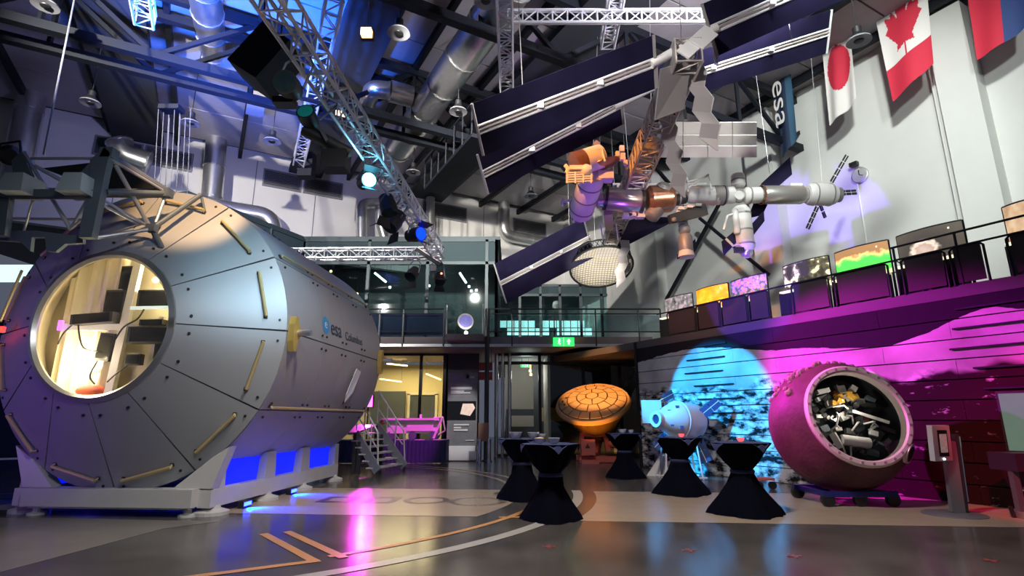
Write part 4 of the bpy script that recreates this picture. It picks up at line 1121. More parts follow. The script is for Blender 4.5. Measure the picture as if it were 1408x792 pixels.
# ---- cradle
M['bay'] = mat('bay_blue_glow', (.03, .05, .5), .5, emit=(.0, .01, 1.0), es=1.0)  # blue LED light inside the cradle bays put into the panels as emission
M['cradle'] = mat('cradle', (.52, .51, .50), .5, noise=.06, nscale=5)
CR = thing('cradle', hz(180, 708), 'white steel cradle with blue lit bays carrying the space module', 'cradle')
yF = 8.95
xl, xr_ = -7.25, -4.62
def cbox(c, s, name, m=None, z=None): return MB().box(c, s, RI).build(name, m or M['cradle'], CR)
F0 = RC + AX * -.05; F0.z = 0
def cw(a, L, z): return RC + SD * a + AX * L + Vector((0, 0, z - RC.z))
XW = 1.52
cbox(cw(.05, -.12, .27), (2.75, .30, .26), 'front_beam')
cbox(cw(.05, -.12, .13), (2.6, .16, .05), 'front_beam_lip')
for a in (-1.15, 1.30):
    MB().lathe([(.13, 0), (.13, .03), (.06, .05), (.05, .15)], cw(a, -.12, 0), UZ, 14).build('foot', M['cradle'], CR)
for s in (-1, 1):
    cbox(cw(s * XW, LM / 2 - .05, .25), (.20, LM + .1, .26), 'side_rail')
    zt = RC.z - math.sqrt(RM ** 2 - XW ** 2) + .02
    for La, Lb in ((-.05, .28), (1.48, 1.88), (2.90, 3.34), (4.66, 4.92)):
        Lm, hw = (La + Lb) / 2, (Lb - La) / 2
        p = cw(s * XW, Lm, 0)
        MB().add([p + AX * dx * (hw if k == 0 else hw * .75) + SD * dy * .09 + Vector((0, 0, .12 if k == 0 else zt)) for k in (0, 1) for dx, dy in ((-1, -1), (1, -1), (1, 1), (-1, 1))],
                 [(3, 2, 1, 0), (4, 5, 6, 7), (0, 1, 5, 4), (1, 2, 6, 5), (2, 3, 7, 6), (3, 0, 4, 7)]).build('rib', M['cradle'], CR)
        MB().lathe([(.26, 0), (.26, .05), (.14, .09), (.12, .14)], cw(s * XW, Lm, 0), UZ, 18).build('foot', M['cradle'], CR)
    for La, Lb in ((.28, 1.48), (1.88, 2.90), (3.34, 4.66)):
        MB().add([cw(s * (XW - .06), La + .02, .26), cw(s * (XW - .06), Lb - .02, .26), cw(s * (XW - .06), Lb + .06, .80), cw(s * (XW - .06), La - .06, .80)], [(0, 1, 2, 3)]).build('bay_glow_panel', M['bay'], CR)
for L in (.9, 2.4, 4.0): cbox(cw(0, L, .22), (2.8, .18, .18), 'cross_beam')
# saddle plates under the front
MB().add([cw(1.0, -.1, .40), cw(1.62, -.1, .40), cw(1.80, -.05, 1.02), cw(1.55, -.05, .86), cw(1.0, .1, .40), cw(1.62, .1, .40), cw(1.80, .15, 1.02), cw(1.55, .15, .86)], [(0, 1, 2, 3), (7, 6, 5, 4), (0, 4, 5, 1), (1, 5, 6, 2), (2, 6, 7, 3), (3, 7, 4, 0)]).build('saddle', M['cradle'], CR)
MB().add([cw(-1.0, -.1, .40), cw(-1.5, -.1, .40), cw(-1.80, -.05, 1.02), cw(-1.45, -.05, .80), cw(-1.0, .1, .40), cw(-1.5, .1, .40), cw(-1.80, .15, 1.02), cw(-1.45, .15, .80)], [(3, 2, 1, 0), (4, 5, 6, 7), (0, 1, 5, 4), (1, 2, 6, 5), (2, 3, 7, 6), (3, 0, 4, 7)]).build('saddle', M['cradle'], CR)
# blue LED bars lying under the module
M['led_blue'] = mat('led_blue', (.05, .1, 1), .4, emit=(.02, .05, 1.0), es=14)
for k, L in enumerate((.75, 2.4)):
    p = cw(1.70, L, .07); r = thing('led_spot', cw(1.70, L, .0), ('blue LED spot on the floor by the front bay of the cradle', 'blue LED spot on the floor by the middle bay of the cradle')[k], 'lamp')
    MB().box(p, (.10, .26, .10), RI).build('body', M['black'], r); MB().box(p + SD * .052, (.006, .22, .06), RI).build('led_strip', M['led_blue'], r)
    o = spot('led_spot_light', cw(1.78, L, .14), cw(2.15, L - .1, -.25), DBLUE, 900, 96, .5, .02)
tag(MB().sphere(hz(419, 661) + UZ * .10, .035, 8, 6).build('floor_led', mat('floor_led', (.6, .8, 1), .4, emit=(.4, .6, 1), es=20)), 'tiny bright blue-white lamp on the floor beside the cradle', 'lamp')
area('under_module_left', cw(-2.2, 1.5, .3), cw(-2.6, 1.5, 0), DBLUE, 30, .3, 2)
# blue cloth and low fence left of the cradle
r = thing('low_barrier', hz(22, 690), 'low steel barrier post and rail left of the cradle', 'barrier')
MB().tube(hz(26, 692), pt(40, 630, hz(26, 692).y), .04, 10).build('post', M['alu'], r)
MB().beam(hz(-30, 688) + UZ * .06, hz(68, 684) + UZ * .06, .08).build('base', M['steel_dark'], r)
MB().beam(pt(-30, 632, 9.8), pt(42, 630, 9.8), .03).build('rail', M['alu'], r)
o = MB().poly3([hz(44, 678), hz(75, 678), pt(76, 650, 9.6), pt(62, 648, 9.6)], .03, (0, 1, 0)).build('gusset_sheet', M['cradle']); tag(o, 'blue lit triangular sheet at the left end of the cradle', 'sheet')
# lit window far left behind the module
o = MB().box(pt(20, 376, 15), (1.6, .05, .5)).build('far_window', M['lit_window']); tag(o, 'small pale lit window glimpsed left of the module', 'window')
o = MB().box((-12.5, 16.3, 2.2), (7, .1, 4.4)).build('dark_curtain', M['cloth_blue']); tag(o, 'dark curtain hanging in the gloom behind the module', 'curtain')
tag(MB().box(pt(2, 453, 8.6), (.09, .05, .09)).tube(pt(2, 453, 8.65), pt(-14, 470, 9.0), .015, 6).build('red_lamp', mat('red_lamp', (.8, .05, .03), .4, emit=(1, .03, .02), es=4)), 'small red signal lamp at the left side of the module', 'lamp')

# ================================================================== SPACE STATION MODEL
SZ = 7.30
IS = thing('space_station_model', hz(873, 246, SZ), 'large hanging space station model with dark solar wings and silver modules', 'model')
M['blanket'] = mat('blanket', (.016, .014, .040), .32, spec=.18, noise=.5, nscale=2.5)
M['mast'] = mat('mast', (.85, .85, .86), .3, .25)
M['st_white'] = mat('st_white', (.72, .71, .70), .45)
M['st_silver'] = mat('st_silver', (.60, .58, .55), .28, .7)
M['st_grey'] = mat('st_grey', (.30, .28, .28), .45, .3)
M['st_mauve'] = mat('st_mauve', (.46, .42, .42), .5)
M['st_dark'] = mat('st_dark', (.025, .025, .03), .5)
M['st_copper'] = mat('st_copper', (.42, .20, .12), .3, .7, noise=.3, nscale=12)
M['st_lattice'] = mat('st_lattice', (.55, .50, .46), .4, .5)
def ib(m=None): return MB()
def truss_box(p, q, w, h, n, m, name, parent, rc=.022, rb=.014, up=(0, 0, 1)):
    p = Vector(p); q = Vector(q); d = (q - p).normalized(); x = d.cross(Vector(up)).normalized(); z = x.cross(d)
    cs = [x * (sx * w / 2) + z * (sz * h / 2) for sx, sz in ((-1, -1), (1, -1), (1, 1), (-1, 1))]
    for c in cs: MB().tube(p + c, q + c, rc, 6).build('chord', m, parent)
    b = MB()
    for i in range(n):
        a = p.lerp(q, i / n); e = p.lerp(q, (i + 1) / n)
        for k in range(4):
            c0, c1 = cs[k], cs[(k + 1) % 4]
            b.tube(a + c0, a + c1, rb, 5, caps=False)
            if i % 2: b.tube(a + c0, e + c1, rb, 5, caps=False)
            else: b.tube(a + c1, e + c0, rb, 5, caps=False)
    b.build(name, m, parent, kind='stuff')
TN = hz(952, 56, SZ); TF = hz(836, 338, SZ)
def tp(t): return TN.lerp(TF, t)                   # along the station truss, near end = 0
truss_box(tp(.02), tp(.30), .42, .42, 9, M['st_lattice'], 'truss_bracing', IS, .024, .016)
truss_box(tp(.30), tp(.62), .46, .46, 10, M['st_lattice'], 'truss_bracing', IS, .026, .018)
truss_box(tp(.62), tp(1.0), .40, .40, 10, M['st_lattice'], 'truss_bracing', IS, .024, .016)
for t0, t1, s in ((.33, .40, .30), (.43, .50, .34), (.53, .60, .36), (.10, .16, .28), (.72, .80, .30), (.88, .94, .26)):
    MB().beam(tp(t0), tp(t1), s, s * .8).build('equipment_box', M['st_grey'], IS)
# long backing plates along the near truss
MB().beam(tp(.02) + Vector((-.22, 0, -.02)), tp(.18) + Vector((-.22, 0, -.02)), .03, .36).build('side_plate', M['st_grey'], IS)

def wing(root, tip, wd, name='solar_wing', half=.60, gap=.075, r_=.09, root_gap=.06):
    """one solar wing: two blankets either side of a mast, tip bar and root bar"""
    root = Vector(root); tip = Vector(tip); wd = Vector(wd).normalized()
    d = (tip - root).normalized(); nz = d.cross(wd).normalized()
    r0 = root + d * root_gap
    for s in (-1, 1):
        a = r0 + wd * s * gap; c = tip + wd * s * gap; e = tip + wd * s * half; f = r0 + wd * s * half
        MB().poly3([a, c, e, f], .012, tuple(nz)).build('solar_blanket', M['blanket'], IS)
    for s in (-1, 1):
        MB().tube(root + nz * .0 + wd * s * r_ * .7, tip + wd * s * r_ * .7, .024, 8).build('mast_rail', M['mast'], IS, smooth=True)
    MB().tube(root, tip, .026, 8).build('mast', M['st_lattice'], IS)
    MB().beam(tip - wd * half, tip + wd * half, .04, .05).build('tip_bar', M['mast'], IS)
    MB().beam(r0 - wd * half, r0 + wd * half, .05, .06).build('root_bar', M['st_grey'], IS)
    for t in (.33, .66): MB().box(root.lerp(tip, t), (.10, .10, .10)).build('mast_collar', M['mast'], IS)
def wing_px(rp, tp_, Yr, Yt, top, bot, dYt=-.30, half=None, **k):
    tip = pt(*tp_, Yt); a = pt(*top, Yt + dYt); c = pt(*bot, Yt - dYt)
    wd = a - c; wing(pt(*rp, Yr), tip, wd, half=half or wd.length / 2, **k)
Yn = tp(.02).y
# near pair of wings
wing_px((905, 84), (657, 179), tp(.04).y, tp(.04).y, (650, 143), (666, 214))
wing_px((972, 44), (1235, -72), tp(.04).y, tp(.04).y, (1232, -110), (1240, -36))
wing_px((858, 141), (664, 240), tp(.21).y, tp(.21).y, (655, 212), (670, 266))
wing_px((900, 119), (1140, 44), tp(.21).y, tp(.21).y, (1144, 14), (1137, 74))
# far pairs
wing_px((812, 326), (688, 390), tp(.97).y, tp(.97).y, (680, 362), (697, 416))
wing_px((842, 322), (948, 268), tp(.97).y, tp(.97).y, (946, 244), (952, 292))
wing_px((846, 305), (945, 275), tp(.80).y, tp(.80).y, (944, 255), (948, 300))
# hub pieces at the near end: beams through the truss, square plates
MB().tube(pt(895, 89, tp(.04).y), pt(985, 38, tp(.04).y), .075, 14).build('hub', M['st_white'], IS, smooth=True)
MB().tube(pt(845, 147, tp(.21).y), pt(905, 117, tp(.21).y), .07, 14).build('hub', M['st_white'], IS, smooth=True)
for c, s in (((948, 66), .22), ((968, 50), .26)):
    q = pt(*c, tp(.03).y - .1); MB().prism([(-s, -s * .3), (-s * .2, -s * 1.1), (s * .9, s * .1), (s * .2, s)], q, (1, 0, 0), (0, .2, .98), .03).build('end_plate', M['st_white'], IS)
MB().poly3([pt(908, 95, 8.0), pt(950, 82, 8.0), pt(940, 150, 8.5), pt(900, 165, 8.6)], .05).build('shroud', M['st_grey'], IS)
MB().tube(pt(980, 35, 8.4), pt(985, 88, 8.4), .035, 10).build('support_post', M['mast'], IS)
MB().tube(pt(936, 125, 9.4), pt(943, 165, 9.4), .035, 10).build('support_post', M['mast'], IS)
# accordion radiators hanging down
def accordion(a, Ya, c, Yc, wid, n, name='folded_radiator'):
    p = pt(*a, Ya); q = pt(*c, Yc); d = (q - p) / n; x = Vector((1, .15, 0)).normalized() * wid / 2
    nz = d.cross(x).normalized()
    vs_ = []; fs_ = []
    for i in range(n + 1):
        s = .035 if i % 2 else -.035
        sh = Vector((.035 if i % 2 else -.035, 0, 0))
        e = p + d * i + nz * s + sh
        if i == n: vs_ += [e - x * .1, e + x * .1 + Vector((0, 0, 0))]
        else: vs_ += [e - x, e + x]
    for i in range(n): fs_.append((2 * i, 2 * i + 1, 2 * i + 3, 2 * i + 2))
    m = MB().add(vs_, fs_); k = len(vs_)
    m.add([v + nz * .02 for v in vs_], [tuple(reversed(f)) for f in fs_])
    m.build(name, M['st_mauve'], IS)
    MB().path([vs_[2 * i + 1] + nz * .01 for i in range(n)], .014, 6).build('radiator_edge', M['st_white'], IS)
accordion((950, 80), 8.2, (982, 208), 8.6, .34, 7)
accordion((915, 160), 10.0, (938, 272), 10.4, .30, 7)
accordion((860, 330), 17.0, (850, 395), 17.2, .30, 6)
# white main radiators: three long panels each, two banks
def rad_bank(x0, x1, ys, Y, lb):
    p0 = None
    for y0, y1 in ys:
        a = pt(x0, y0, Y); c = pt(x1, y0, Y); e = pt(x1, y1, Y + .28); f = pt(x0, y1, Y + .28)
        for k in range(4):
            l0, l1 = k / 4 + .004, (k + 1) / 4 - .004
            MB().poly3([a.lerp(c, l0), a.lerp(c, l1), f.lerp(e, l1), f.lerp(e, l0)], .025).build('radiator_panel', M['st_white'], IS)
rad_bank(905, 1041, ((168, 184), (185.5, 199), (200.5, 216)), 10.9, '')
rad_bank(842, 972, ((252, 266), (267.5, 282), (283.5, 298)), 14.6, '')
MB().beam(pt(900, 192, 10.9), pt(905, 192, 10.9), .4, .5).build('radiator_joint', M['st_grey'], IS)
MB().box(pt(902, 192, 11.6), (.34, .30, .52)).build('radiator_drum', M['st_dark'], IS)
MB().box(pt(895, 192, 11.6), (.16, .34, .48)).build('radiator_drum', M['st_dark'], IS)

# ---- pressurised modules, axis along x
YM = tp(.52).y
def mp(x, y, dY=0.0): return pt(x, y, YM + dY)
def can(a, c, r_, m, name, dYa=0.0, dYc=0.0, cone=0.0, n=20, cap=.75):
    p = mp(*a, dYa); q = mp(*c, dYc); d = q - p; L = d.length
    e = min(L * .14, r_ * .5)
    MB().lathe([(r_ * cap * .6, 0), (r_ * cap, .01), (r_, e), (r_, L - e), (r_ * cap, L - .01), (r_ * cap * .6, L)], p, d, n).build(name, m, IS, smooth=True)
    return p, q, d.normalized()
def band(p, d, r_, m, w=.04): MB().lathe([(r_, -w / 2), (r_ * 1.05, -w / 2), (r_ * 1.05, w / 2), (r_, w / 2)], p, d, 20, caps=False).build('band', m, IS)
px_m = 750 / (YM * math.cos(PITCH) + 5.4 * math.sin(PITCH))           # pixels per metre at the modules
# laboratory and the nodes
p, q, d = can((829, 272), (886, 278), .30, M['st_silver'], 'laboratory_module')
for t in (.06, .94): band(p.lerp(q, t), d, .30, M['st_dark'], .07)
b = MB()
for k in range(6): b.box(p.lerp(q, .15 + .14 * k) + Vector((0, -.05, .31)), (.09, .12, .06))
b.build('fittings', M['st_white'], IS)
p, q, d = can((889, 275), (926, 272), .36, M['st_copper'], 'node_module', cap=.8)
MB().lathe([(.20, 0), (.22, .03), (.15, .10)], mp(914, 258, -.2), (0.2, -.6, .6), 16).build('node_port', M['st_silver'], IS, smooth=True)
can((893, 300), (905, 285), .20, M['st_grey'], 'node_port')
for k in range(3): MB().sphere(mp(858 + k * 9, 251, .1), .075, 12, 8).build('gas_tank', M['st_white'], IS, smooth=True)
# purple lit keel equipment under the laboratory
for (x, y, s) in ((870, 296, .10), (880, 297, .12), (862, 297, .09)): MB().box(mp(x, y, .1), (.22, .2, s)).build('keel_box', M['st_white'], IS)
# adapter, cargo block
can((924, 277), (944, 272), .14, M['st_dark'], 'adapter'); band(mp(934, 274), (1, 0, 0), .15, M['st_grey'])
p, q, d = can((944, 268), (982, 269), .22, M['st_white'], 'cargo_block')
can((952, 268), (1002, 269), .245, M['st_white'], 'cargo_block')
p, q, d = can((978, 268), (1000, 269), .25, M['st_grey'], 'cargo_ring')
can((995, 269), (1010, 268), .22, M['st_white'], 'cargo_block', cap=.6)
band(mp(981, 269), (1, 0, 0), .25, M['st_silver'], .05); band(mp(994, 269), (1, 0, 0), .25, M['st_dark'], .03)
MB().sphere(mp(1016, 269), .19, 16, 10).build('docking_sphere', M['st_silver'], IS, smooth=True)
MB().lathe([(.10, 0), (.12, .04), (.08, .05)], mp(1016, 269, -.17), (0, -1, 0), 14).build('docking_port', M['st_white'], IS)
# upright module above the sphere
p, q, d = can((1016, 258), (1014, 239), .17, M['st_white'], 'docking_module', 0, 0); band(p.lerp(q, .5), d, .17, M['st_grey'])
# hanging research module with its wings and arm
p, q, d = can((1018, 284), (1026, 346), .225, M['st_white'], 'research_module', cap=.7)
for t in (.18, .55, .85): band(p.lerp(q, t), d, .225, M['st_grey'], .04)
can((1010, 287), (1014, 322), .085, M['st_white'], 'side_cylinder', -.15, -.15)
MB().sphere(mp(1027, 347), .15, 14, 8).build('docking_port', M['st_silver'], IS, smooth=True)
MB().poly3([mp(1026, 316), mp(1050, 290), mp(1051, 304), mp(1028, 334)], .02, (0, 1, 0)).build('side_panel', M['blanket'], IS)
MB().poly3([mp(992, 332), mp(1012, 316), mp(1016, 330), mp(995, 352)], .02, (0, 1, 0)).build('side_panel', M['blanket'], IS)
MB().path([mp(1008, 294, -.2), mp(1000, 297, -.2), mp(995, 316, -.2)], .03, 8).build('arm', M['st_white'], IS)
MB().path([mp(998, 328, -.2), mp(1008, 338, -.2), mp(1016, 336, -.2)], .03, 8).build('arm', M['st_white'], IS)
MB().box(mp(1016, 344, -.1), (.22, .12, .12)).build('antenna_box', M['st_dark'], IS)
# service module and cargo ship
p, q, d = can((1022, 269), (1048, 268), .21, M['st_white'], 'service_module', cap=.6); band(mp(1030, 269), (1, 0, 0), .21, M['st_grey'])
p, q, d = can((1046, 268), (1108, 268), .24, M['st_silver'], 'service_module'); band(p.lerp(q, .02), d, .24, M['st_copper'], .05)
MB().box(p.lerp(q, .78) + Vector((0, 0, .25)), (.3, .2, .06)).build('service_box', M['st_white'], IS)
can((1104, 267), (1112, 268), .17, M['st_grey'], 'docking_collar')
p, q, d = can((1109, 267), (1148, 268), .285, M['st_white'], 'cargo_ship', cap=.85)
for t in (.25, .8): band(p.lerp(q, t), d, .285, M['st_silver'], .03)
can((1147, 268), (1156, 268), .19, M['st_grey'], 'engine_section')
for s in (-1, 1): MB().lathe([(.05, 0), (.09, .12)], q + Vector((.0, s * .1, 0)), d, 12, caps=False).build('engine_bell', M['st_dark'], IS)
# the four narrow wings of the cargo ship
def thin_wing(a, c, w, dYa=0, dYc=0):
    p = mp(*a, dYa); q = mp(*c, dYc); d = (q - p).normalized(); s = Vector((d.z, 0, -d.x)).normalized() * w / 2
    if s.length < w * .3: s = Vector((0, 0, w / 2))
    for k in range(4):
        e = p.lerp(q, k / 4 + .02); f = p.lerp(q, (k + 1) / 4 - .02)
        MB().poly3([e - s, f - s, f + s, e + s], .02).build('ship_wing_panel', M['st_dark'], IS)
    MB().tube(p, q, .012, 6).build('ship_wing_spar', M['mast'], IS)
thin_wing((1143, 251), (1165, 213), .10); thin_wing((1124, 284), (1110, 315), .10); thin_wing((1148, 266), (1178, 264), .14); thin_wing((1120, 262), (1135, 300), .09, .6, .9)
# broad panels of the service module
MB().poly3([mp(1047, 252), mp(1086, 216), mp(1089, 240), mp(1050, 274)], .02, (0, 1, 0)).build('service_wing', M['blanket'], IS)
MB().poly3([mp(1047, 252, .5), mp(1028, 300, .5), mp(1048, 296, .5), mp(1062, 268, .5)], .02, (0, 1, 0)).build('service_wing', M['blanket'], IS)
# crew ship hanging below the adapter
p, q, d = can((942, 322), (944, 350), .17, M['st_grey'], 'crew_ship', -.3, -.3, cap=.8)
MB().sphere(mp(941, 316, -.3), .15, 14, 8).build('crew_ship_sphere', M['st_grey'], IS, smooth=True)
MB().lathe([(.17, 0), (.21, .16)], mp(943, 345, -.3), (.02, 0, -1), 16).build('crew_ship_skirt', M['st_white'], IS, smooth=True)
MB().poly3([mp(948, 336, -.3), mp(956, 328, -.3), mp(957, 338, -.3), mp(949, 346, -.3)], .02, (0, 1, 0)).build('crew_ship_wing', M['blanket'], IS)
MB().poly3([mp(938, 344, -.3), mp(931, 350, -.3), mp(931, 357, -.3), mp(938, 352, -.3)], .02, (0, 1, 0)).build('crew_ship_wing', M['blanket'], IS)
MB().tube(mp(936, 290, -.2), mp(940, 310, -.3), .12, 14).build('docking_tunnel', M['st_white'], IS, smooth=True)
MB().poly3([mp(919, 296, -.5), mp(968, 280, -.5), mp(972, 296, -.5), mp(922, 308, -.5)], .22, (0, 1, .2)).build('pallet', M['st_dark'], IS)
MB().sphere(mp(927, 302, -.65), .06, 10, 6).build('pallet_port', M['st_grey'], IS)
for x in (936, 948, 960): MB().box(mp(x, 287 - (x - 936) * .2, -.62), (.14, .1, .06)).build('pallet_clamp', M['st_white'], IS)
# port laboratories at the left end: cylinder towards the viewer with exposed platform
YK = YM
p = pt(797, 296, YM + .4); q = pt(815, 240, YM - 1.0)
d = q - p
MB().lathe([(.24, 0), (.31, .10), (.31, d.length - .1), (.24, d.length)], p, d, 22).build('experiment_module', M['st_white'], IS, smooth=True)
for t in (.2, .5, .8): MB().lathe([(.31, -.02), (.322, -.02), (.322, .02), (.31, .02)], p.lerp(q, t), d, 22, caps=False).build('band', M['st_grey'], IS)
b = MB()
for k in range(6):
    e = pt(790 + (k % 3) * 8, 283 + (k // 3) * 6, YM + .3); b.beam(e, e + Vector((-.03, 0, -.32)), .035)
b.build('antenna_legs', M['st_white'], IS)
MB().tube(pt(797, 292, YM + .3), pt(793, 303, YM + .3), .19, 14, .15).build('end_cone', M['st_grey'], IS, smooth=True)
p2, q2, d2 = can((818, 274), (829, 273), .24, M['st_silver'], 'node_module')
MB().tube(pt(803, 222, YM - 1.2), pt(826, 215, YM - 1.1), .29, 20).build('logistics_module', M['st_white'], IS, smooth=True)
MB().tube(pt(789, 226, YM - 1.25), pt(803, 222, YM - 1.2), .29, 20).build('logistics_cap', M['st_copper'], IS, smooth=True)
# exposed platform: slatted tray
for k in range(5): MB().beam(pt(778, 238 + k * 3.2, YM - 1.5), pt(815, 236 + k * 3.2, YM - 1.5), .045, .03).build('platform_slat', M['st_white'], IS)
for k in range(4): MB().beam(pt(780 + k * 11, 236, YM - 1.52), pt(780 + k * 11, 252, YM - 1.52), .04, .03).build('platform_rib', M['st_white'], IS)
MB().box(pt(797, 235, YM - 1.4), (.5, .4, .10)).build('platform_box', M['st_white'], IS)
# dish and round top of the left group
MB().lathe([(0, 0), (.30, .03), (.42, .09), (.42, .12), (0, .06)], pt(831, 232, YM - 1.0), (-.3, -.1, 1), 20).build('round_tray', M['st_copper'], IS, smooth=True)
MB().box(pt(832, 243, YM - .9), (.36, .3, .2)).build('tray_base', M['st_white'], IS)
MB().path([pt(801, 228, YM - 1.4), pt(812, 207, YM - 1.4), pt(828, 205, YM - 1.4), pt(832, 222, YM - 1.4)], .03, 8).build('robot_arm', M['st_white'], IS)
MB().path([pt(779, 238, YM - 1.5), pt(781, 232, YM - 1.5), pt(777, 227, YM - 1.5)], .05, 8).build('robot_hand', M['st_white'], IS)
MB().sphere(pt(806, 234, YM - 1.5), .14, 14, 8).build('platform_dome', M['st_white'], IS, smooth=True)
MB().beam(pt(822, 196, YM - 1.0), pt(817, 202, YM - 1.0), .14, .12).build('side_box', M['st_copper'], IS)
MB().beam(pt(772, 278, YM), pt(786, 275, YM), .05, .05).build('probe', M['st_white'], IS)
MB().beam(pt(773, 273, YM), pt(773, 283, YM), .05, .05).build('probe', M['st_white'], IS)
# grapple and sensor cluster by the middle truss
for (x, y, s) in ((855, 205, .11), (849, 212, .09), (856, 216, .12), (860, 224, .09)): MB().box(pt(x, y, YM - .9), (s, s, s * 1.4)).build('sensor_box', M['st_white'], IS)
# steel frame pillar below the left group, down to the far array
MB().beam(mp(836, 290, .3), mp(838, 312, 1.5), .22, .22).build('keel_frame', M['st_lattice'], IS)
for x in (826, 847): MB().beam(mp(x, 308, .6), mp(x + 3, 330, .9), .03).build('keel_leg', M['st_white'], IS)
# open white box frame in the middle
MB().path([mp(946, 258, -.4), mp(974, 240, -.4), mp(978, 260, -.4)], .028, 8).build('frame_arm', M['st_white'], IS)
MB().path([mp(946, 264, -.3), mp(946, 250, -.3), mp(972, 243, -.3)], .02, 8).build('frame_arm', M['st_white'], IS)
# suspension wires
M['wire'] = mat('wire', (.45, .45, .47), .4, .6)
for a, za in ((tp(.06), 12), (tp(.3), 12), (tp(.55), 12), (tp(.8), 12), (mp(1060, 250), 12), (mp(1130, 250), 12), (mp(815, 225), 12), (pt(720, 150, 8.0), 12), (pt(1090, 60, 8.6), 12)):
    tag(MB().tube(Vector((a.x, a.y, a.z)), Vector((a.x + random.uniform(-.3, .3), a.y, 11.85)), .008, 5).build('suspension_wire', M['wire']), 'thin steel wire holding up the hanging space station model', 'wire', 'wires of the space station model')
# mesh reflector: a shallow drum whose open wire face looks down towards the floor
c = pt(827, 368, 18.4)
RB = 1.10; MN = Vector((0.04, -.42, -.90)).normalized(); mx_ = Vector((1, 0, 0)); mx_ = (mx_ - MN * mx_.dot(MN)).normalized(); my_ = MN.cross(mx_)
r = thing('mesh_reflector', c - UZ * .6, 'round wire mesh reflector drum hanging below the far solar wing', 'reflector')
def mr(rho, a, h): return c + mx_ * (rho * math.cos(a)) + my_ * (rho * math.sin(a)) + MN * h
angs = [2 * PI * k / 40 for k in range(40)]
ring = [mr(RB, a, .0) for a in angs]; ring2 = [mr(RB * .97, a, -.34) for a in angs]
MB().path(ring, .035, 8, True).build('rim', M['steel_dark'], r); MB().path(ring2, .03, 8, True).build('rim', M['steel_dark'], r)
b = MB()
for k in range(40): b.tube(ring[k], ring2[(k + 1) % 40], .012, 5, caps=False); b.tube(ring[k], ring2[k - 1], .012, 5, caps=False)
b.build('rim_lacing', M['steel_dark'], r, kind='stuff')
M['mesh_gold'] = mat('mesh_gold', (.75, .70, .56), .6)
MB().lathe([(RB * .96, -.02), (RB * .6, -.14), (0, -.22)], c, MN, 40, caps=False).build('mesh_bowl', M['mesh_gold'], r, smooth=True)
b = MB()
def dish(rho): return -.02 - .20 * (1 - (rho / (RB * .96)) ** 2) + .02
for k in range(-10, 11):
    o_ = k * .1; h = math.sqrt(max((RB * .96) ** 2 - o_ * o_, 0))
    for dr in (0, 1):
        P = []
        for i in range(9):
            t = -h + 2 * h * i / 8; x_, y_ = (o_, t) if dr else (t, o_)
            P.append(c + mx_ * x_ + my_ * y_ + MN * dish(math.hypot(x_, y_)))
        b.path(P, .012, 4)
b.build('mesh_lines', M['st_grey'], r, kind='stuff')
for k in (0, 10, 20, 30): MB().tube(ring2[k], Vector((ring2[k].x, ring2[k].y, 11.8)), .008, 5).build('wire', M['wire'], r)

# ================================================================== FLOOR EXHIBITS
# ---- high tables under black cloths
def table(px, py, rt, rb, zt, lb, turn=0.0, waist=.16):
    c = hz(px, py); n = 64
    r = thing('high_table', c, lb, 'table', None)
    prof = [(rb, 0), (rb * .93, .08), (rb * .66, .26), (rb * .46, .45), (waist / .16 * .17, .60), (waist / .16 * .15, .66), (.26, .78), (rt * .80, .96), (rt * .98, zt - .02), (rt, zt)]
    vs_ = []; fs_ = []
    for i, (rr_, z) in enumerate(prof):
        k = 1 - min(abs(z - .62) / .62, 1) * .35
        for j in range(n):
            a = 2 * PI * j / n
            f = 1 + (.05 * math.cos(4 * a + turn) + .035 * math.sin(9 * a + turn * 3) + .02 * math.sin(17 * a)) * (0 if i >= len(prof) - 2 else (1 if i else 1.2))
            sq = 1 + (.10 * max(0, math.cos(4 * a + turn)) if i < 3 else 0)
            vs_.append(c + Vector((rr_ * f * sq * math.cos(a), rr_ * f * sq * math.sin(a), z)))
    for i in range(len(prof) - 1):
        for j in range(n): fs_.append((i * n + j, i * n + (j + 1) % n, (i + 1) * n + (j + 1) % n, (i + 1) * n + j))
    fs_.append(tuple((len(prof) - 1) * n + j for j in range(n)))
    tc_ = MB().add(vs_, fs_).build('tablecloth', M['cloth_black'], r, smooth=True)
    MB().lathe([(.175, .60), (.19, .63), (.175, .66)], c, UZ, 24, caps=False).build('tie_band', M['cloth_blue'], tc_)
    # square navy runner laid diagonally, corners hanging over the rim
    h = rt * .92; s = turn
    ux = Vector((math.cos(s + PI / 4), math.sin(s + PI / 4), 0)); uy = Vector((-ux.y, ux.x, 0)); m = 9
    vs_ = []; fs_ = []
    for i in range(m):
        for j in range(m):
            q = ux * (h * (2 * i / (m - 1) - 1)) + uy * (h * (2 * j / (m - 1) - 1)); d = q.length
            z = zt + .006 + .003 * ((i * 7 + j * 3) % 3 - 1) * .5
            if d > rt: q = q * ((rt + .012) / d); z = zt + .006 - (d - rt)
            vs_.append(c + q + Vector((0, 0, z)))
    for i in range(m - 1):
        for j in range(m - 1): fs_.append((i * m + j, i * m + j + 1, (i + 1) * m + j + 1, (i + 1) * m + j))
    MB().add(vs_, fs_).build('runner', M['cloth_navy'], r)
    return c, zt
M['snack'] = mat('snack', (.75, .55, .30), .7, noise=.3, nscale=60)
M['red_glow'] = mat('red_glow', (.9, .15, .15), .4, emit=(1, .12, .15), es=1.2)
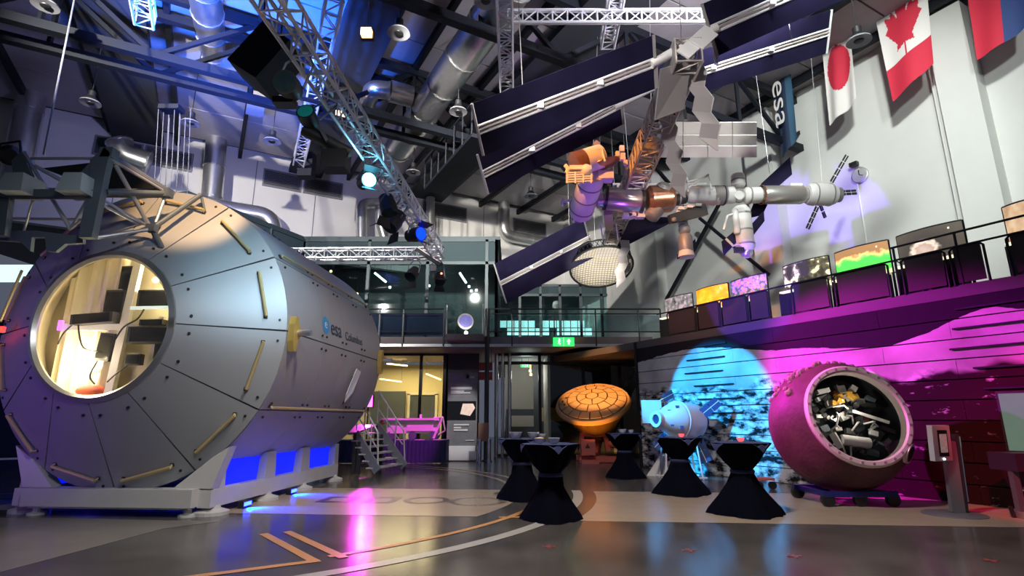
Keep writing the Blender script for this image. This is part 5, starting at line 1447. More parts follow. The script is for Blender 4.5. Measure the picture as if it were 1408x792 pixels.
def bowl(c, r_, lb, snack=False, m=None):
    r = thing('bowl', c, lb, 'bowl')
    MB().lathe([(r_ * .45, 0), (r_ * .75, r_ * .3), (r_, r_ * .9), (r_ * .94, r_ * .9), (r_ * .7, r_ * .35), (0, r_ * .12)], c, UZ, 20).build('body', m or M['ceramic'], r, smooth=True)
    if snack: MB().sphere(c + Vector((0, 0, r_ * .75)), r_ * .8, 12, 6, (1, 1, .4)).build('snacks', M['snack'], r, smooth=True)
    else: MB().lathe([(r_ * .94, r_ * .9), (r_ * 1.03, r_ * .92), (r_ * 1.03, r_ * .97), (r_ * .94, r_ * .97)], c, UZ, 20, caps=False).build('lip', m or M['ceramic'], r)
TA, z = table(758, 714, .44, .40, 1.07, 'black clothed high table whose tablecloth overlaps the one behind it, with two bowls', .2)
bowl(TA + Vector((-.16, -.10, z + .012)), .085, 'bowl of brown snacks on the front overlapping table', True)
bowl(TA + Vector((.05, -.16, z + .012)), .085, 'white bowl beside the snack bowl on the front overlapping table')
TB, z = table(718, 686, .45, .42, 1.07, 'black clothed high table partly hidden behind another table, with white dishes', .5)
bowl(TB + Vector((-.12, -.12, z + .012)), .12, 'wide white dish on the partly hidden table')
bowl(TB + Vector((.22, .12, z + .012)), .11, 'white dish standing behind the wide dish on the partly hidden table')
bowl(TB + Vector((.38, .05, z + .012)), .08, 'small white dish near the edge of the partly hidden table')
tag(MB().lathe([(.015, 0), (.015, .12), (.006, .14), (.006, .18)], TB + Vector((-.32, -.05, z + .01)), UZ, 10).build('bottle', M['black_gloss']), 'small dark bottle on the partly hidden table', 'bottle')
TD, z = table(860, 657, .46, .44, 1.07, 'black clothed high table in front of the red capsule stand', .9)
bowl(TD + Vector((-.05, -.1, z + .012)), .10, 'white bowl on the table in front of the red stand')
bowl(TD + Vector((.18, -.05, z + .012)), .08, 'second smaller white bowl on the table in front of the red stand')
TC, z = table(938, 679, .46, .50, 1.07, 'black clothed high table in front of the blue lit spacecraft model', .1)
bowl(TC + Vector((.05, -.05, z + .012)), .06, 'pink glowing candle cup on the table before the blue spacecraft model', False, M['red_glow'])
TR, z = table(1026, 706, .47, .52, 1.07, 'black clothed high table nearest the round magenta capsule', .35)
bowl(TR + Vector((.02, .0, z + .012)), .06, 'red glowing candle cup on the table nearest the magenta capsule', False, M['red_glow'])

# ---- re-entry capsule with tiled heat shield (orange lit) on red stand
M['shield'] = mat('shield', (.52, .30, .14), .7, noise=.12, nscale=5)
M['capsule_gold'] = mat('capsule_gold', (.62, .36, .08), .22, .65)
M['shield_gap'] = mat('shield_gap', (.07, .03, .012), .8)
KC = pt(815, 553, 19.4); KA = Vector((-.17, -.50, .85)).normalized()
RK = 1.28
KR = thing('reentry_capsule', KC - UZ * 1.0, 'gold re-entry capsule with brown tiled heat shield facing up', 'capsule')
kx = KA.cross(Vector((0, 1, 0))).normalized(); ky = KA.cross(kx)
def dome(rho): return .24 * (1 - (rho / RK) ** 2)
MB().lathe([(0, dome(0) - .02), (RK * .35, dome(RK * .35) - .02), (RK * .7, dome(RK * .7) - .02), (RK * .97, dome(RK * .97) - .02), (RK, 0), (RK * 1.01, -.08), (RK * .97, -.16)], KC, KA, 56, caps=False).build('shield_base', M['shield_gap'], KR, smooth=True)
MB().lathe([(RK * .93, dome(RK * .93) + .01), (RK * .99, .03), (RK * 1.02, -.05), (RK * 1.0, -.14)], KC, KA, 56, caps=False).build('shield_rim', M['shield'], KR, smooth=True)
MB().lathe([(RK * .96, -.15), (RK * .88, -.24), (.52, -1.22), (.44, -1.34), (.25, -1.42), (0, -1.43)], KC, KA, 48).build('cone', M['capsule_gold'], KR, smooth=True)
radii = [0, .17, .42, .68, .92]
cnt = [1, 6, 12, 18]
for j, n in enumerate(cnt):
    r0, r1 = radii[j] * RK, radii[j + 1] * RK
    for i in range(n):
        a0, a1 = 2 * PI * i / n + .3 * j, 2 * PI * (i + 1) / n + .3 * j
        g = .020
        if j == 0: pts2 = [(r1 - g, 2 * PI * k / 12) for k in range(12)]
        else:
            k = 4
            pts2 = [(r0 + g, a0 + (a1 - a0) * (t / k) + (g / (r0 + g) if t == 0 else (-g / (r0 + g) if t == k else 0))) for t in range(k + 1)] + [(r1 - g, a1 - (a1 - a0) * (t / k) + (-g / r1 if t == 0 else (g / r1 if t == k else 0))) for t in range(k + 1)]
        P = [KC + kx * r_ * math.cos(a) + ky * r_ * math.sin(a) + KA * (dome(r_) + .012) for r_, a in pts2]
        MB().poly3(P, .03, tuple(KA)).build('shield_tile', M['shield'], KR)
for a, rr_ in ((-.25, .80), (-.45, .72), (.0, .76)):
    q = KC + kx * RK * rr_ * math.cos(a) + ky * RK * rr_ * math.sin(a) + KA * (dome(RK * rr_) + .03)
    MB().lathe([(0, .0), (.06, .0)], q, KA, 12).build('shield_plug', M['shield_gap'], KR)
# stand
sb = hz(822, 632); KY = 19.3
ST = thing('capsule_stand', Vector((sb.x, KY, 0)), 'red painted steel stand under the gold capsule', 'stand')
def rbeam(a, c, w, h=None, Ya=KY, Yc=KY): MB().beam(pt(*a, Ya), pt(*c, Yc), w, w if h is None else h).build('beam', M['red_stand'], ST)
for Y in (KY - .3, KY + .6):
    xa_, xb_ = pt(795, 625, KY).x, pt(852, 625, KY).x
    MB().box(((xa_ + xb_) / 2, Y, .12), (xb_ - xa_, .16, .18)).build('base_beam', M['red_stand'], ST)
rbeam((797, 620), (801, 596), .14); rbeam((800, 597), (832, 598), .14); rbeam((832, 598), (836, 620), .14)
rbeam((800, 597), (800, 596), .14, None, KY, KY + .6)
MB().box(pt(808, 615, KY - .45) * 1, (.46, .35, .5)).build('pedestal', M['red_stand'], ST)
MB().prism([(-.08, -.07), (.08, -.07), (0, .08)], pt(808, 613, KY - .64), (1, 0, 0), (0, 0, 1), .01).build('warning_mark', M['shield_gap'], ST)
MB().box(Vector((pt(808, 630, KY).x, KY - .45, .06)), (.56, .5, .12)).build('pedestal_foot', M['red_stand'], ST)
MB().sphere(pt(843, 611, KY), .16, 12, 8, (1.4, 1, .8)).build('motor', M['red_stand'], ST, smooth=True)
MB().beam(KC - KA * 1.40, Vector((KC.x, KY + .2, .2)), .3, .3).build('pillar', M['red_stand'], ST)

# ---- blue lit spacecraft model by the mural
OY = 14.2
oc = pt(915, 576, OY); OA = Vector((-.86, -.50, .04)).normalized()           # nose direction
M['ship_white'] = mat('ship_white', (.62, .64, .66), .5)
M['ship_wing'] = mat('ship_wing', (.05, .09, .22), .3)
OR = thing('spacecraft_model', Vector((oc.x, oc.y, 0)), 'white cone shaped spacecraft model with solar wings, lit cyan, before the moon mural', 'spacecraft model')
o0 = pt(931, 578, OY)
RO = .46
MB().lathe([(RO, 0), (RO * 1.02, .05), (RO * .98, .12), (.20, .60), (.18, .62)], o0, OA, 36).build('crew_cone', M['ship_white'], OR, smooth=True)
MB().lathe([(.17, .60), (.19, .62), (.19, .74), (.12, .74), (.12, .66)], o0, OA, 28, caps=False).build('docking_ring', M['ship_white'], OR, smooth=True)
MB().lathe([(0, .70), (.12, .70)], o0, OA, 24).build('docking_hatch', M['ship_wing'], OR)
MB().lathe([(RO * 1.0, -.03), (RO * 1.06, -.02), (RO * 1.06, .03), (RO, .05)], o0, OA, 36, caps=False).build('heat_shield_ring', M['ship_white'], OR)
MB().lathe([(RO * .92, -.62), (RO * .95, -.60), (RO * .95, -.03), (RO * .9, 0)], o0, OA, 36).build('service_module', M['white'], OR, smooth=True)
MB().lathe([(.13, -.62), (.24, -.90)], o0, OA, 20, caps=False).build('engine_bell', M['ship_wing'], OR)
ox = OA.cross(UZ).normalized(); oy = ox.cross(OA)
for a in (.6, 1.2, 2.2, 3.6, 5.2):
    for t, rr_ in ((.22, RO * .80), (.42, RO * .50)):
        q = o0 + OA * t + (ox * math.cos(a) + oy * math.sin(a)) * (rr_ + .02); MB().box(q, (.08, .08, .08)).build('window' if t < .3 else 'thruster', M['ship_wing'], OR)
def owing(a, c, w):
    p = pt(*a[:2], a[2]); q = pt(*c[:2], c[2]); d = (q - p).normalized(); s = d.cross(Vector((.3, 1, .2))).normalized() * w / 2
    for k in range(3):
        e = p.lerp(q, k / 3 + .01); f = p.lerp(q, (k + 1) / 3 - .01)
        MB().poly3([e - s, f - s, f + s, e + s], .02).build('wing_panel', M['ship_wing'], OR)
    MB().tube(p - d * .25, q, .015, 6).build('wing_spar', M['white'], OR)
owing((955, 578, 14.2), (988, 551, 14.0), .26); owing((950, 588, 14.3), (972, 636, 14.2), .32); owing((912, 548, 14.4), (925, 541, 14.7), .2); owing((915, 600, 14.3), (900, 615, 13.9), .22)
text_on('esa', .11, o0 + OA * -.10 - Vector((0.02, .47, .06)), -OA, oy, 'lettering', M['logo_dark'], OR)
# tubular floor stand
SDN = thing('model_stand', Vector((o0.x, OY, 0)), 'thin blue lit tubular stand under the cone shaped spacecraft model', 'stand')
for sx, sy in ((-.45, -.3), (.45, -.3), (-.45, .3), (.45, .3)):
    MB().tube(Vector((o0.x + sx, OY + sy, 0)), Vector((o0.x + sx * .8, OY + sy * .7, o0.z - .42)), .022, 8).build('leg', M['white'], SDN)
for sy in (-.3, .3): MB().tube(Vector((o0.x - .55, OY + sy, .04)), Vector((o0.x + .55, OY + sy, .04)), .025, 8).build('foot_bar', M['white'], SDN)
MB().box(Vector((o0.x, OY, o0.z - .44)), (.9, .5, .05)).build('saddle', M['white'], SDN)
# notice board behind it and rocks
tag(MB().box(pt(896, 566, 15.4), (.55, .05, .62)).build('notice_board', M['white']), 'white notice sheet behind the nose of the cone shaped model', 'notice')
# pale tent-like sheet and stand between the stand and the table
tag(MB().add([hz(889, 654), hz(921, 656), pt(914, 625, 14.7), pt(908, 625, 15.0), hz(919, 651)], [(0, 1, 2), (1, 4, 3, 2), (4, 0, 3), (0, 2, 3)]).build('white_wedge', M['white']), 'white wedge shaped cover on the floor under the cone shaped model', 'cover')
# small rover-like trolley seen below the right table
r = thing('small_trolley', hz(1058, 672), 'small dark trolley with wheels between the right table and the magenta capsule', 'trolley')
q = hz(1050, 672)
MB().box(q + Vector((0, 0, .20)), (.4, .25, .05)).build('deck', M['red_stand'], r)
for s in (-.14, .14): MB().tube(q + Vector((s, -.15, .08)), q + Vector((s, -.08, .08)), .08, 14).build('wheel', M['black'], r)
MB().tube(hz(1012, 668) + Vector((.0, 0, .12)), hz(1034, 668) + Vector((0, 0, .12)), .07, 12).build('chrome_tube', M['chrome'], r)

# ---- round descent capsule on its blue cart
CC = pt(1150, 586, 10.3); CA = Vector((-.03, -.965, .26)).normalized()
M['char'] = mat('char', (.085, .034, .044), .55, noise=.45, nscale=3.5, bump=.5, bscale=14, spec=.2)
M['char_rough'] = mat('char_rough', (.26, .16, .17), .8, noise=.5, nscale=10)
RS = 1.14
CP = thing('descent_capsule', Vector((CC.x, CC.y, CC.z - RS)), 'round scorched descent capsule with a large round window, lit magenta', 'capsule')
prof = [(0, 1.02)]
prof = [(RS * math.sin(a), RS * math.cos(a)) for a in [PI * (1 - k / 22) for k in range(0, 15)]]
prof = [(r_, t if t > 0 else t * .92) for r_, t in prof]
prof = [(.0, -1.1)] + prof[1:] 
# stop the dome at the window opening
prof = [p for p in prof if not (p[1] > 0 and p[0] < .86)] + [(.86, .73)]
MB().lathe(prof, CC, CA, 56, caps=False).build('hull', M['char'], CP, smooth=True)
M['hatch_ring'] = mat('hatch_ring', (.60, .50, .50), .45, .2)
MB().lathe([(.87, .70), (.88, .76), (.85, .80), (.79, .80), (.765, .77), (.76, .62)], CC, CA, 56, caps=False).build('window_ring', M['hatch_ring'], CP, smooth=True)
cxv = CA.cross(UZ).normalized(); cyv = cxv.cross(CA)
for k in range(28):
    a = 2 * PI * k / 28; q = CC + CA * .795 + (cxv * math.cos(a) + cyv * math.sin(a)) * .82
    MB().tube(q, q + CA * .02, .022, 8).build('ring_bolt', M['char_rough'], CP)
MB().lathe([(0, .77), (.77, .77)], CC, CA, 48).build('window_glass', M['clear_glass'], CP)
# interior: seat, instruments, pipes
MB().lathe([(.76, .62), (.92, .3), (.85, -.2), (0, -.35)], CC, CA, 32, caps=False).build('cabin_liner', M['steel_dark'], CP, smooth=True)
def ci(a, h, d): return CC + cxv * a + cyv * h + CA * d
RCI = Matrix((cxv, CA, cyv)).transposed()
rnd = random.Random(3)
M['yellow_pipe'] = mat('yellow_pipe', (.70, .38, .05), .4)
cols = [M['black'], M['black'], M['steel_dark'], M['steel_grey'], M['steel_grey'], M['grey_beam'], M['white'], M['red_panel'], M['duct']]
for k in range(80):
    aa = rnd.uniform(0, 2 * PI); rr_ = .68 * math.sqrt(rnd.random()); sz = rnd.uniform(.05, .15)
    MB().box(ci(rr_ * math.cos(aa), rr_ * math.sin(aa), rnd.uniform(.12, .46)), (sz * rnd.uniform(.6, 1.8), .09, sz * rnd.uniform(.5, 1.1)), RCI @ Matrix.Rotation(rnd.uniform(-.8, .8), 3, 'Y')).build('instrument', rnd.choice(cols), CP)
for k in range(14):
    aa = rnd.uniform(0, 2 * PI); a0, h0 = rnd.uniform(-.4, .4), rnd.uniform(-.45, .3); L_ = rnd.uniform(.15, .32)
    MB().path([ci(a0, h0, .42), ci(a0 + L_ * .5 * math.cos(aa), h0 + L_ * .5 * math.sin(aa), .54), ci(a0 + L_ * math.cos(aa), h0 + L_ * math.sin(aa) - .08, .46)], .016, 6).build('cabin_hose', rnd.choice([M['black'], M['white'], M['duct']]), CP)
for k in range(9):
    a0, h0 = rnd.uniform(-.28, .12), rnd.uniform(.30, .52)
    MB().box(ci(a0, h0, rnd.uniform(.38, .5)), (rnd.uniform(.06, .16), .06, rnd.uniform(.05, .1)), RCI @ Matrix.Rotation(rnd.uniform(-.8, .8), 3, 'Y')).build('yellow_box', M['yellow_pipe'], CP)
MB().beam(ci(-.60, -.08, .56), ci(-.05, .12, .56), .05).build('cabin_bar', M['white'], CP)
MB().tube(ci(-.2, -.42, .5), ci(.25, -.36, .5), .09, 12).build('cabin_bottle', M['white'], CP, smooth=True)
MB().beam(ci(.3, -.5, .5), ci(.38, -.25, .5), .10).build('cabin_bar', M['white'], CP)
point('cabin_lamp', ci(.1, .12, .72), (1, .88, .72), 9, .05)
# round porthole, patch, rough crown
for (a, h, m) in ((-.70, -.62, .15), (-.62, .72, .18)):
    rho = math.hypot(a, h); dpt = math.sqrt(max(RS ** 2 - rho ** 2, .01)); q = ci(a, h, dpt); o = (q - CC).normalized()
    MB().lathe([(m * 1.15, -.02), (m * 1.15, .03), (m * .9, .035)], q, o, 20).build('port_rim', M['hatch_ring'], CP); MB().lathe([(0, .036), (m * .9, .036)], q, o, 20).build('port_cover', M['char'], CP)
b = MB()
for k in range(60):
    a = rnd.uniform(.15 * PI, .72 * PI); rr_ = RS * 1.0; d_ = rnd.uniform(-.2, .45)
    q = CC + (cxv * math.cos(a) + cyv * math.sin(a)) * math.sqrt(max(RS ** 2 - d_ * d_, 0)) + CA * d_
    b.sphere(q, rnd.uniform(.03, .075), 7, 5)
b.build('charred_crust', M['char_rough'], CP, kind='stuff')
# cart
CB = Vector((CC.x, CC.y, 0)); M['cart_blue'] = mat('cart_blue', (.012, .018, .16), .45)
CT = thing('capsule_cart', CB, 'low blue cart with casters under the magenta capsule', 'cart')
cz = CC.z - RS
for sy in (-.5, .5): MB().box(CB + Vector((-.05, sy, cz + .03)), (1.25, .10, .09)).build('beam', M['cart_blue'], CT)
for sx in (-.55, 0, .5): MB().box(CB + Vector((sx, 0, cz + .02)), (.10, 1.0, .08)).build('cross_beam', M['cart_blue'], CT)
for sx in (-.6, -.05, .5):
    for sy in (-.5, .5):
        q = CB + Vector((sx, sy, 0)); fk = MB().beam(q + Vector((0, 0, .18)), q + Vector((.05, 0, cz)), .06).build('caster_fork', M['steel_dark'], CT)
        MB().tube(q + Vector((0, -.04, .11)), q + Vector((0, .04, .11)), .11, 16).build('wheel', M['black'], fk, smooth=True)

# ---- information kiosk on a slanted post
kb = hz(1312, 708); KK = thing('info_kiosk', kb, 'slim information kiosk with a tablet on a slanted post and round foot', 'kiosk')
M['kiosk_grey'] = mat('kiosk_grey', (.22, .21, .24), .4, .4)
MB().lathe([(.42, 0), (.42, .015), (.38, .03), (0, .035)], kb, UZ, 36).build('foot', M['kiosk_grey'], KK, smooth=True)
pa = kb + Vector((.06, 0, .03)); pb = pt(1303, 606, kb.y + .1)
MB().beam(pa, pb, .20, .07, (0, 1, 0)).build('post', M['kiosk_grey'], KK)
MB().beam(pa + Vector((.13, .02, 0)), pb + Vector((.15, .02, .1)), .05, .09, (0, 1, 0)).build('post_edge', M['steel_dark'], KK)
hc = pt(1292, 609, kb.y - .05); hx = Vector((.93, .36, 0)); hy = Vector((.02, -.06, 1)).normalized()
MB().prism([(-.21, -.27), (.21, -.27), (.21, .27), (-.21, .27)], hc, hx, hy, .08).build('head', M['alu_white'], KK)
hn = -hx.cross(hy).normalized()
if hn.y > 0: hn = -hn
MB().prism([(-.10, -.20), (.12, -.20), (.12, .20), (-.10, .20)], hc + hn * .045, hx, hy, .012).build('tablet', M['black_gloss'], KK)
M['tablet_glow'] = mat('tablet_glow', (.4, .38, .36), .4, emit=(.6, .55, .5), es=.15, noise=.8, nscale=30)
MB().prism([(-.07, -.14), (.09, -.14), (.09, .14), (-.07, .14)], hc + hn * .054, hx, hy, .006).build('tablet_screen', M['tablet_glow'], KK)
MB().sphere(hc + hn * .045 + hy * -.24, .016, 8, 6).build('button', M['lamp_white'], KK)
tag(MB().tube(pt(1318, 600, kb.y + .2), pt(1331, 690, kb.y + .2), .02, 8).build('chrome_rod', M['chrome']), 'thin chrome rod behind the information kiosk post', 'rod')
# right edge: green screen, bench
u_, z_ = mu(1400, 580); c = WM(u_ + .25, z_, -.06)
r = thing('wall_screen', c - UZ * .5, 'green glowing screen on the mural wall at the frame edge', 'screen')
M['green_screen'] = mat('green_screen', (.04, .10, .07), .4, emit=(.14, .30, .22), es=.5, noise=.4, nscale=3)
MB().box(c, (.9, .05, 1.0), ROT_W).build('housing', M['black'], r); MB().box(c - NW * .03, (.82, .012, .92), ROT_W).build('picture', M['green_screen'], r)
q = hz(1415, 712); r = thing('bench', q, 'dark bench with pale feet at the right of the kiosk', 'bench')
M['bench_dark'] = mat('bench_dark', (.03, .02, .05), .5)
MB().box(q + Vector((.12, .1, .80)), (.55, .5, .26)).build('seat', M['bench_dark'], r)
for s in (-.1, .35): MB().beam(q + Vector((s, 0, 0)), q + Vector((s, 0, .68)), .09).build('leg', M['steel_grey'], r)
MB().box(q + Vector((.1, -.05, .05)), (.6, .3, .08)).build('foot', M['alu'], r)
MB().beam(q + Vector((-.22, 0, .0)), q + Vector((-.25, 0, .16)), .04).build('pedal', M['black'], r)

# ---- rover model on a skirted table (pink lit)
tb = hz(565, 636); TY = 18.9
xa_, xb_ = pt(517, 610, TY).x, pt(614, 610, TY).x
RT = thing('skirted_table', Vector(((xa_ + xb_) / 2, TY, 0)), 'long display table with pleated dark blue skirt behind the stairs', 'table')
zt = .74; xa2 = xa_ - 2.0
MB().box(((xa2 + xb_) / 2, TY + .4, zt - .02), (xb_ - xa2, .9, .04)).build('top', M['cloth_navy'], RT)
vs_ = []; fs_ = []; n = 160
for i in range(n + 1):
    x = xa2 + (xb_ - xa2) * i / n; d = .025 * math.sin(i * 1.25)
    vs_ += [Vector((x, TY - .06 + d, .01)), Vector((x, TY - .05 + d * .4, zt - .01))]
for i in range(n): fs_.append((2 * i, 2 * i + 2, 2 * i + 3, 2 * i + 1))
MB().add(vs_, fs_).build('skirt', M['cloth_blue'], RT, smooth=True)
MB().add([Vector((xb_, TY - .05, .01)), Vector((xb_, TY + .84, .01)), Vector((xb_, TY + .84, zt)), Vector((xb_, TY - .05, zt))], [(0, 1, 2, 3)]).build('skirt', M['cloth_blue'], RT)
for k in range(4):
    x = xa_ + .2 + k * .62; tag(MB().box((x, TY + .08, zt + .006), (.32, .22, .01)).build('leaflet', M['white']), 'white leaflet lying on the skirted display table', 'leaflet', 'leaflets on the skirted table')
M['rover_pink'] = mat('rover_pink', (.70, .66, .68), .5)
rx = (xa_ + xb_) / 2
RV = thing('rover_model', Vector((rx, TY + .45, zt)), 'pink lit boxy rover model with flat panels on the skirted table', 'rover model')
MB().box((rx, TY + .45, zt + .42), (1.7, .6, .42)).build('body', M['rover_pink'], RV)
MB().box((rx - .1, TY + .40, zt + .68), (2.0, .75, .07)).build('solar_deck', M['rover_pink'], RV)
MB().box((rx + .25, TY + .13, zt + .50), (.9, .05, .42)).build('front_panel', M['rover_pink'], RV)
MB().box((rx - .55, TY + .14, zt + .36), (.42, .05, .3)).build('front_panel', M['rover_pink'], RV)
for k in range(3): MB().box((rx - .9 + .28 * k, TY + .12, zt + .62), (.20, .06, .12)).build('instrument_box', M['rover_pink'], RV)
MB().beam((rx + .72, TY + .1, zt + .05), (rx + 1.0, TY + .1, zt + .72), .07).build('frame_strut', M['rover_pink'], RV)
MB().path([Vector((rx + .75, TY + .15, zt + .1)), Vector((rx + 1.1, TY + .15, zt + .3)), Vector((rx + 1.0, TY + .15, zt + .75)), Vector((rx + .7, TY + .15, zt + .72))], .03, 6).build('frame_hoop', M['rover_pink'], RV)
for k in range(3):
    x = rx - .72 + .72 * k
    for yy in (.12, .72):
        MB().tube((x, TY + yy, zt + .14), (x, TY + yy + .14, zt + .14), .14, 18).build('wheel', M['steel_grey'], RV, smooth=True)
MB().tube((rx + .2, TY + .5, zt + .7), (rx + .2, TY + .5, zt + .84), .04).build('mast', M['rover_pink'], RV)
tag(MB().sphere(Vector((rx - 1.05, TY + .2, zt + .58)), .09, 12, 8).build('orange_ball', mat('ball_orange', (.8, .2, .08), .5), smooth=True), 'orange ball at the left end of the rover model', 'ball')

# ---- mobile stairs to the module
s0 = hz(512, 655); SYs = 14.3
ST2 = thing('mobile_stairs', hz(530, 655), 'grey metal mobile stairs with tube railings beside the module', 'stairs')
M['stair_grey'] = mat('stair_grey', (.30, .32, .36), .4, .4)
N_ = 6
lo_l = hz(519, 655); lo_r = hz(556, 648)
top_l = pt(489, 596, lo_l.y + .35); top_r = pt(518, 585, lo_r.y + .35)
for a, c in ((lo_l, top_l), (lo_r, top_r)):
    MB().beam(a + UZ * .12, c, .05, .24).build('stringer', M['stair_grey'], ST2)
for k in range(N_):
    t = (k + .3) / N_
    a = lo_l.lerp(top_l, t) + UZ * (.14 * (1 - t)); c = lo_r.lerp(top_r, t) + UZ * (.14 * (1 - t)); z = (a.z + c.z) / 2; a.z = c.z = z
    wv = (c - a); side = Vector((-1, .2, 0)).normalized() * .30
    MB().poly3([a, c, c + side, a + side], .035, (0, 0, 1)).build('tread', M['alu_white'], ST2)
for a, c in ((lo_l, top_l), (lo_r, top_r)):
    p = a + UZ * 1.0 + (c - a) * .08; q = c + UZ * 1.0
    MB().path([a + UZ * .2, p, q], .024, 8).build('handrail', M['alu_white'], ST2)
    MB().tube(a.lerp(c, .1) + UZ * .6, c + UZ * .5, .018, 8).build('mid_rail', M['alu_white'], ST2)
    for t in (.35, .65, .98): MB().tube(a.lerp(c, t) + UZ * .1, a.lerp(c, t) + UZ * 1.0, .018, 8).build('baluster', M['alu_white'], ST2)
    MB().tube(Vector((a.x, a.y, 0)), a + UZ * .12, .03, 8).build('foot', M['black'], ST2)
    for t in (.80, 1.0):
        f = a.lerp(c, t); MB().beam(Vector((f.x, f.y, .02)), f, .09).build('leg', M['steel_dark'], ST2)
MB().poly3([top_l, top_r, top_r + Vector((-.9, .2, 0)), top_l + Vector((-.9, .2, 0))], .05, (0, 0, 1)).build('landing', M['stair_grey'], ST2)

# ---- information board
YP = 19.7
p0 = pt(615, 633, YP); xa_, xb_ = pt(615, 570, YP).x, pt(656, 570, YP).x; xc = (xa_ + xb_) / 2; wd_ = xb_ - xa_
def zy(y): return pt(635, y, YP).z
IB = thing('information_board', Vector((xc, YP, 0)), 'tall grey information board with a screen and white foot panel', 'sign')
M['board_grey'] = mat('board_grey', (.16, .165, .175), .6, noise=.2, nscale=8)
M['print_white'] = mat('print_white', (.65, .65, .65), .6)
MB().box((xc, YP + .06, zy(573)), (wd_, .10, zy(512) - zy(613) + .55)).build('board', M['board_grey'], IB)
MB().box((xc - .02, YP + .0, zy(623)), (wd_ * .94, .06, zy(612) - zy(632))).build('foot_panel', M['white'], IB)
MB().box((xc - .02, YP - .005, zy(564)), (wd_ * .96, .03, zy(552) - zy(577))).build('screen', M['black_gloss'], IB)
M['screen_pic'] = mat('screen_pic', (.6, .45, .35), .5, emit=(.75, .6, .5), es=.5, noise=.5, nscale=9)
MB().prism([(-.25, -.16), (.10, -.22), (.27, .05), (.20, .2), (-.16, .2)], (xc + .18, YP - .025, zy(563)), (1, 0, 0), (0, 0, 1), .01).build('screen_picture', M['screen_pic'], IB)
def line(x0_, x1_, y0_, y1_): MB().box(((pt(x0_, y0_, YP).x + pt(x1_, y0_, YP).x) / 2, YP - .0, (zy(y0_) + zy(y1_)) / 2), (pt(x1_, y0_, YP).x - pt(x0_, y0_, YP).x, .03, abs(zy(y0_) - zy(y1_)))).build('print_line', M['print_white'], IB)
for ln in ((620, 649, 532, 535.5), (620, 638, 537, 538.6), (620, 647, 539.6, 541), (624, 645, 583, 585), (624, 634, 587, 589), (624, 643, 590, 592.5), (640, 652, 605, 606)): line(*ln)
for ln in ((617, 628, 556, 556.8), (617, 628, 558, 558.8), (617, 626, 560, 560.8)): line(*ln)
text_on('esa', .15, Vector((pt(645, 519, YP).x, YP - .01, zy(520))), (1, 0, 0), (0, 0, 1), 'lettering', M['print_white'], IB)
q = pt(643, 517.5, YP)
MB().lathe([(.0, 0), (.06, 0)], Vector((q.x, YP - .01, zy(518))), (0, -1, 0), 18).build('logo_disc', M['print_white'], IB)
MB().box((pt(650, 627, YP).x, YP - .05, zy(626)), (.26, .02, .28)).build('leaflet_box', M['alu'], IB)

# ---- pink lamp on a stand, added unseen behind the module for the floor streak
q = Vector((-4.74, 18.40, 0)); r = thing('added_streak_lamp', q, 'magenta lamp on a slim black stand added behind the stairs for a floor streak', 'lamp')
MB().tube(q, q + UZ * 1.9, .025, 8).build('pole', M['black'], r)
for a in (0, 2.1, 4.2): MB().tube(q + UZ * .5, q + Vector((.4 * math.cos(a), .4 * math.sin(a), .02)), .018, 6).build('leg', M['black'], r)
hd = MB().box(q + Vector((0, 0, 2.0)), (.34, .16, .42)).build('head', M['black'], r)
MB().box(q + Vector((0, -.085, 2.0)), (.30, .012, .38)).build('lens', mat('pink_lens', (.8, .1, .6), .4, emit=(1, .05, .75), es=10), hd)
spot('pink_streak_light', q + Vector((0, -.16, 2.0)), hz(522, 690), (1.0, 0.03, 0.80), 420, 30, 0.4, 0.10)

# ================================================================== LIGHTING TRUSSES, LAMPS, FLAGS
M['truss'] = mat('truss', (.72, .73, .77), .35, .35)
def light_truss(p, q, s, n, lb, rc=.030, rb=.015, m=None):
    p = Vector(p); r = thing('lighting_truss', p, lb, 'truss'); truss_box(p, q, *(s if isinstance(s, tuple) else (s, s)), n, m or M['truss'], 'bracing', r, rc, rb); return r
LZ = 6.75
l0 = hz(352, -40, LZ); l1 = hz(603, 348, LZ)
light_truss(l0, l1, .36, 26, 'long aluminium lighting truss running away from the viewer, hung with stage lamps')
light_truss(pt(385, 350, l1.y + .1), pt(606, 348, l1.y + .1), .32, 14, 'level aluminium truss crossing in front of the glass room')
t0 = hz(462, -10, 10.2); t1 = hz(411, 222, 10.2)
light_truss(t0, t1, .34, 18, 'high aluminium truss below the dark roof light, ending at a black speaker')
a = hz(200, 28, 9.8); light_truss(a, hz(186, -60, 9.8), .34, 5, 'short end of an aluminium truss high above the payload frame')
b0 = hz(697, 120, 9.5); light_truss(b0, hz(693, -20, 9.5), .30, 12, 'aluminium truss running up to the roof beside the left tip of the solar wings')
yy = hz(700, 22, 9.75).y
light_truss(pt(698, 23, yy), pt(985, 22, yy), (.05, .30), 14, 'level aluminium truss above the solar wings')
light_truss(hz(835, 60, 10.05), hz(852, -30, 10.05), .30, 8, 'aluminium truss crossing above the level one over the solar wings')
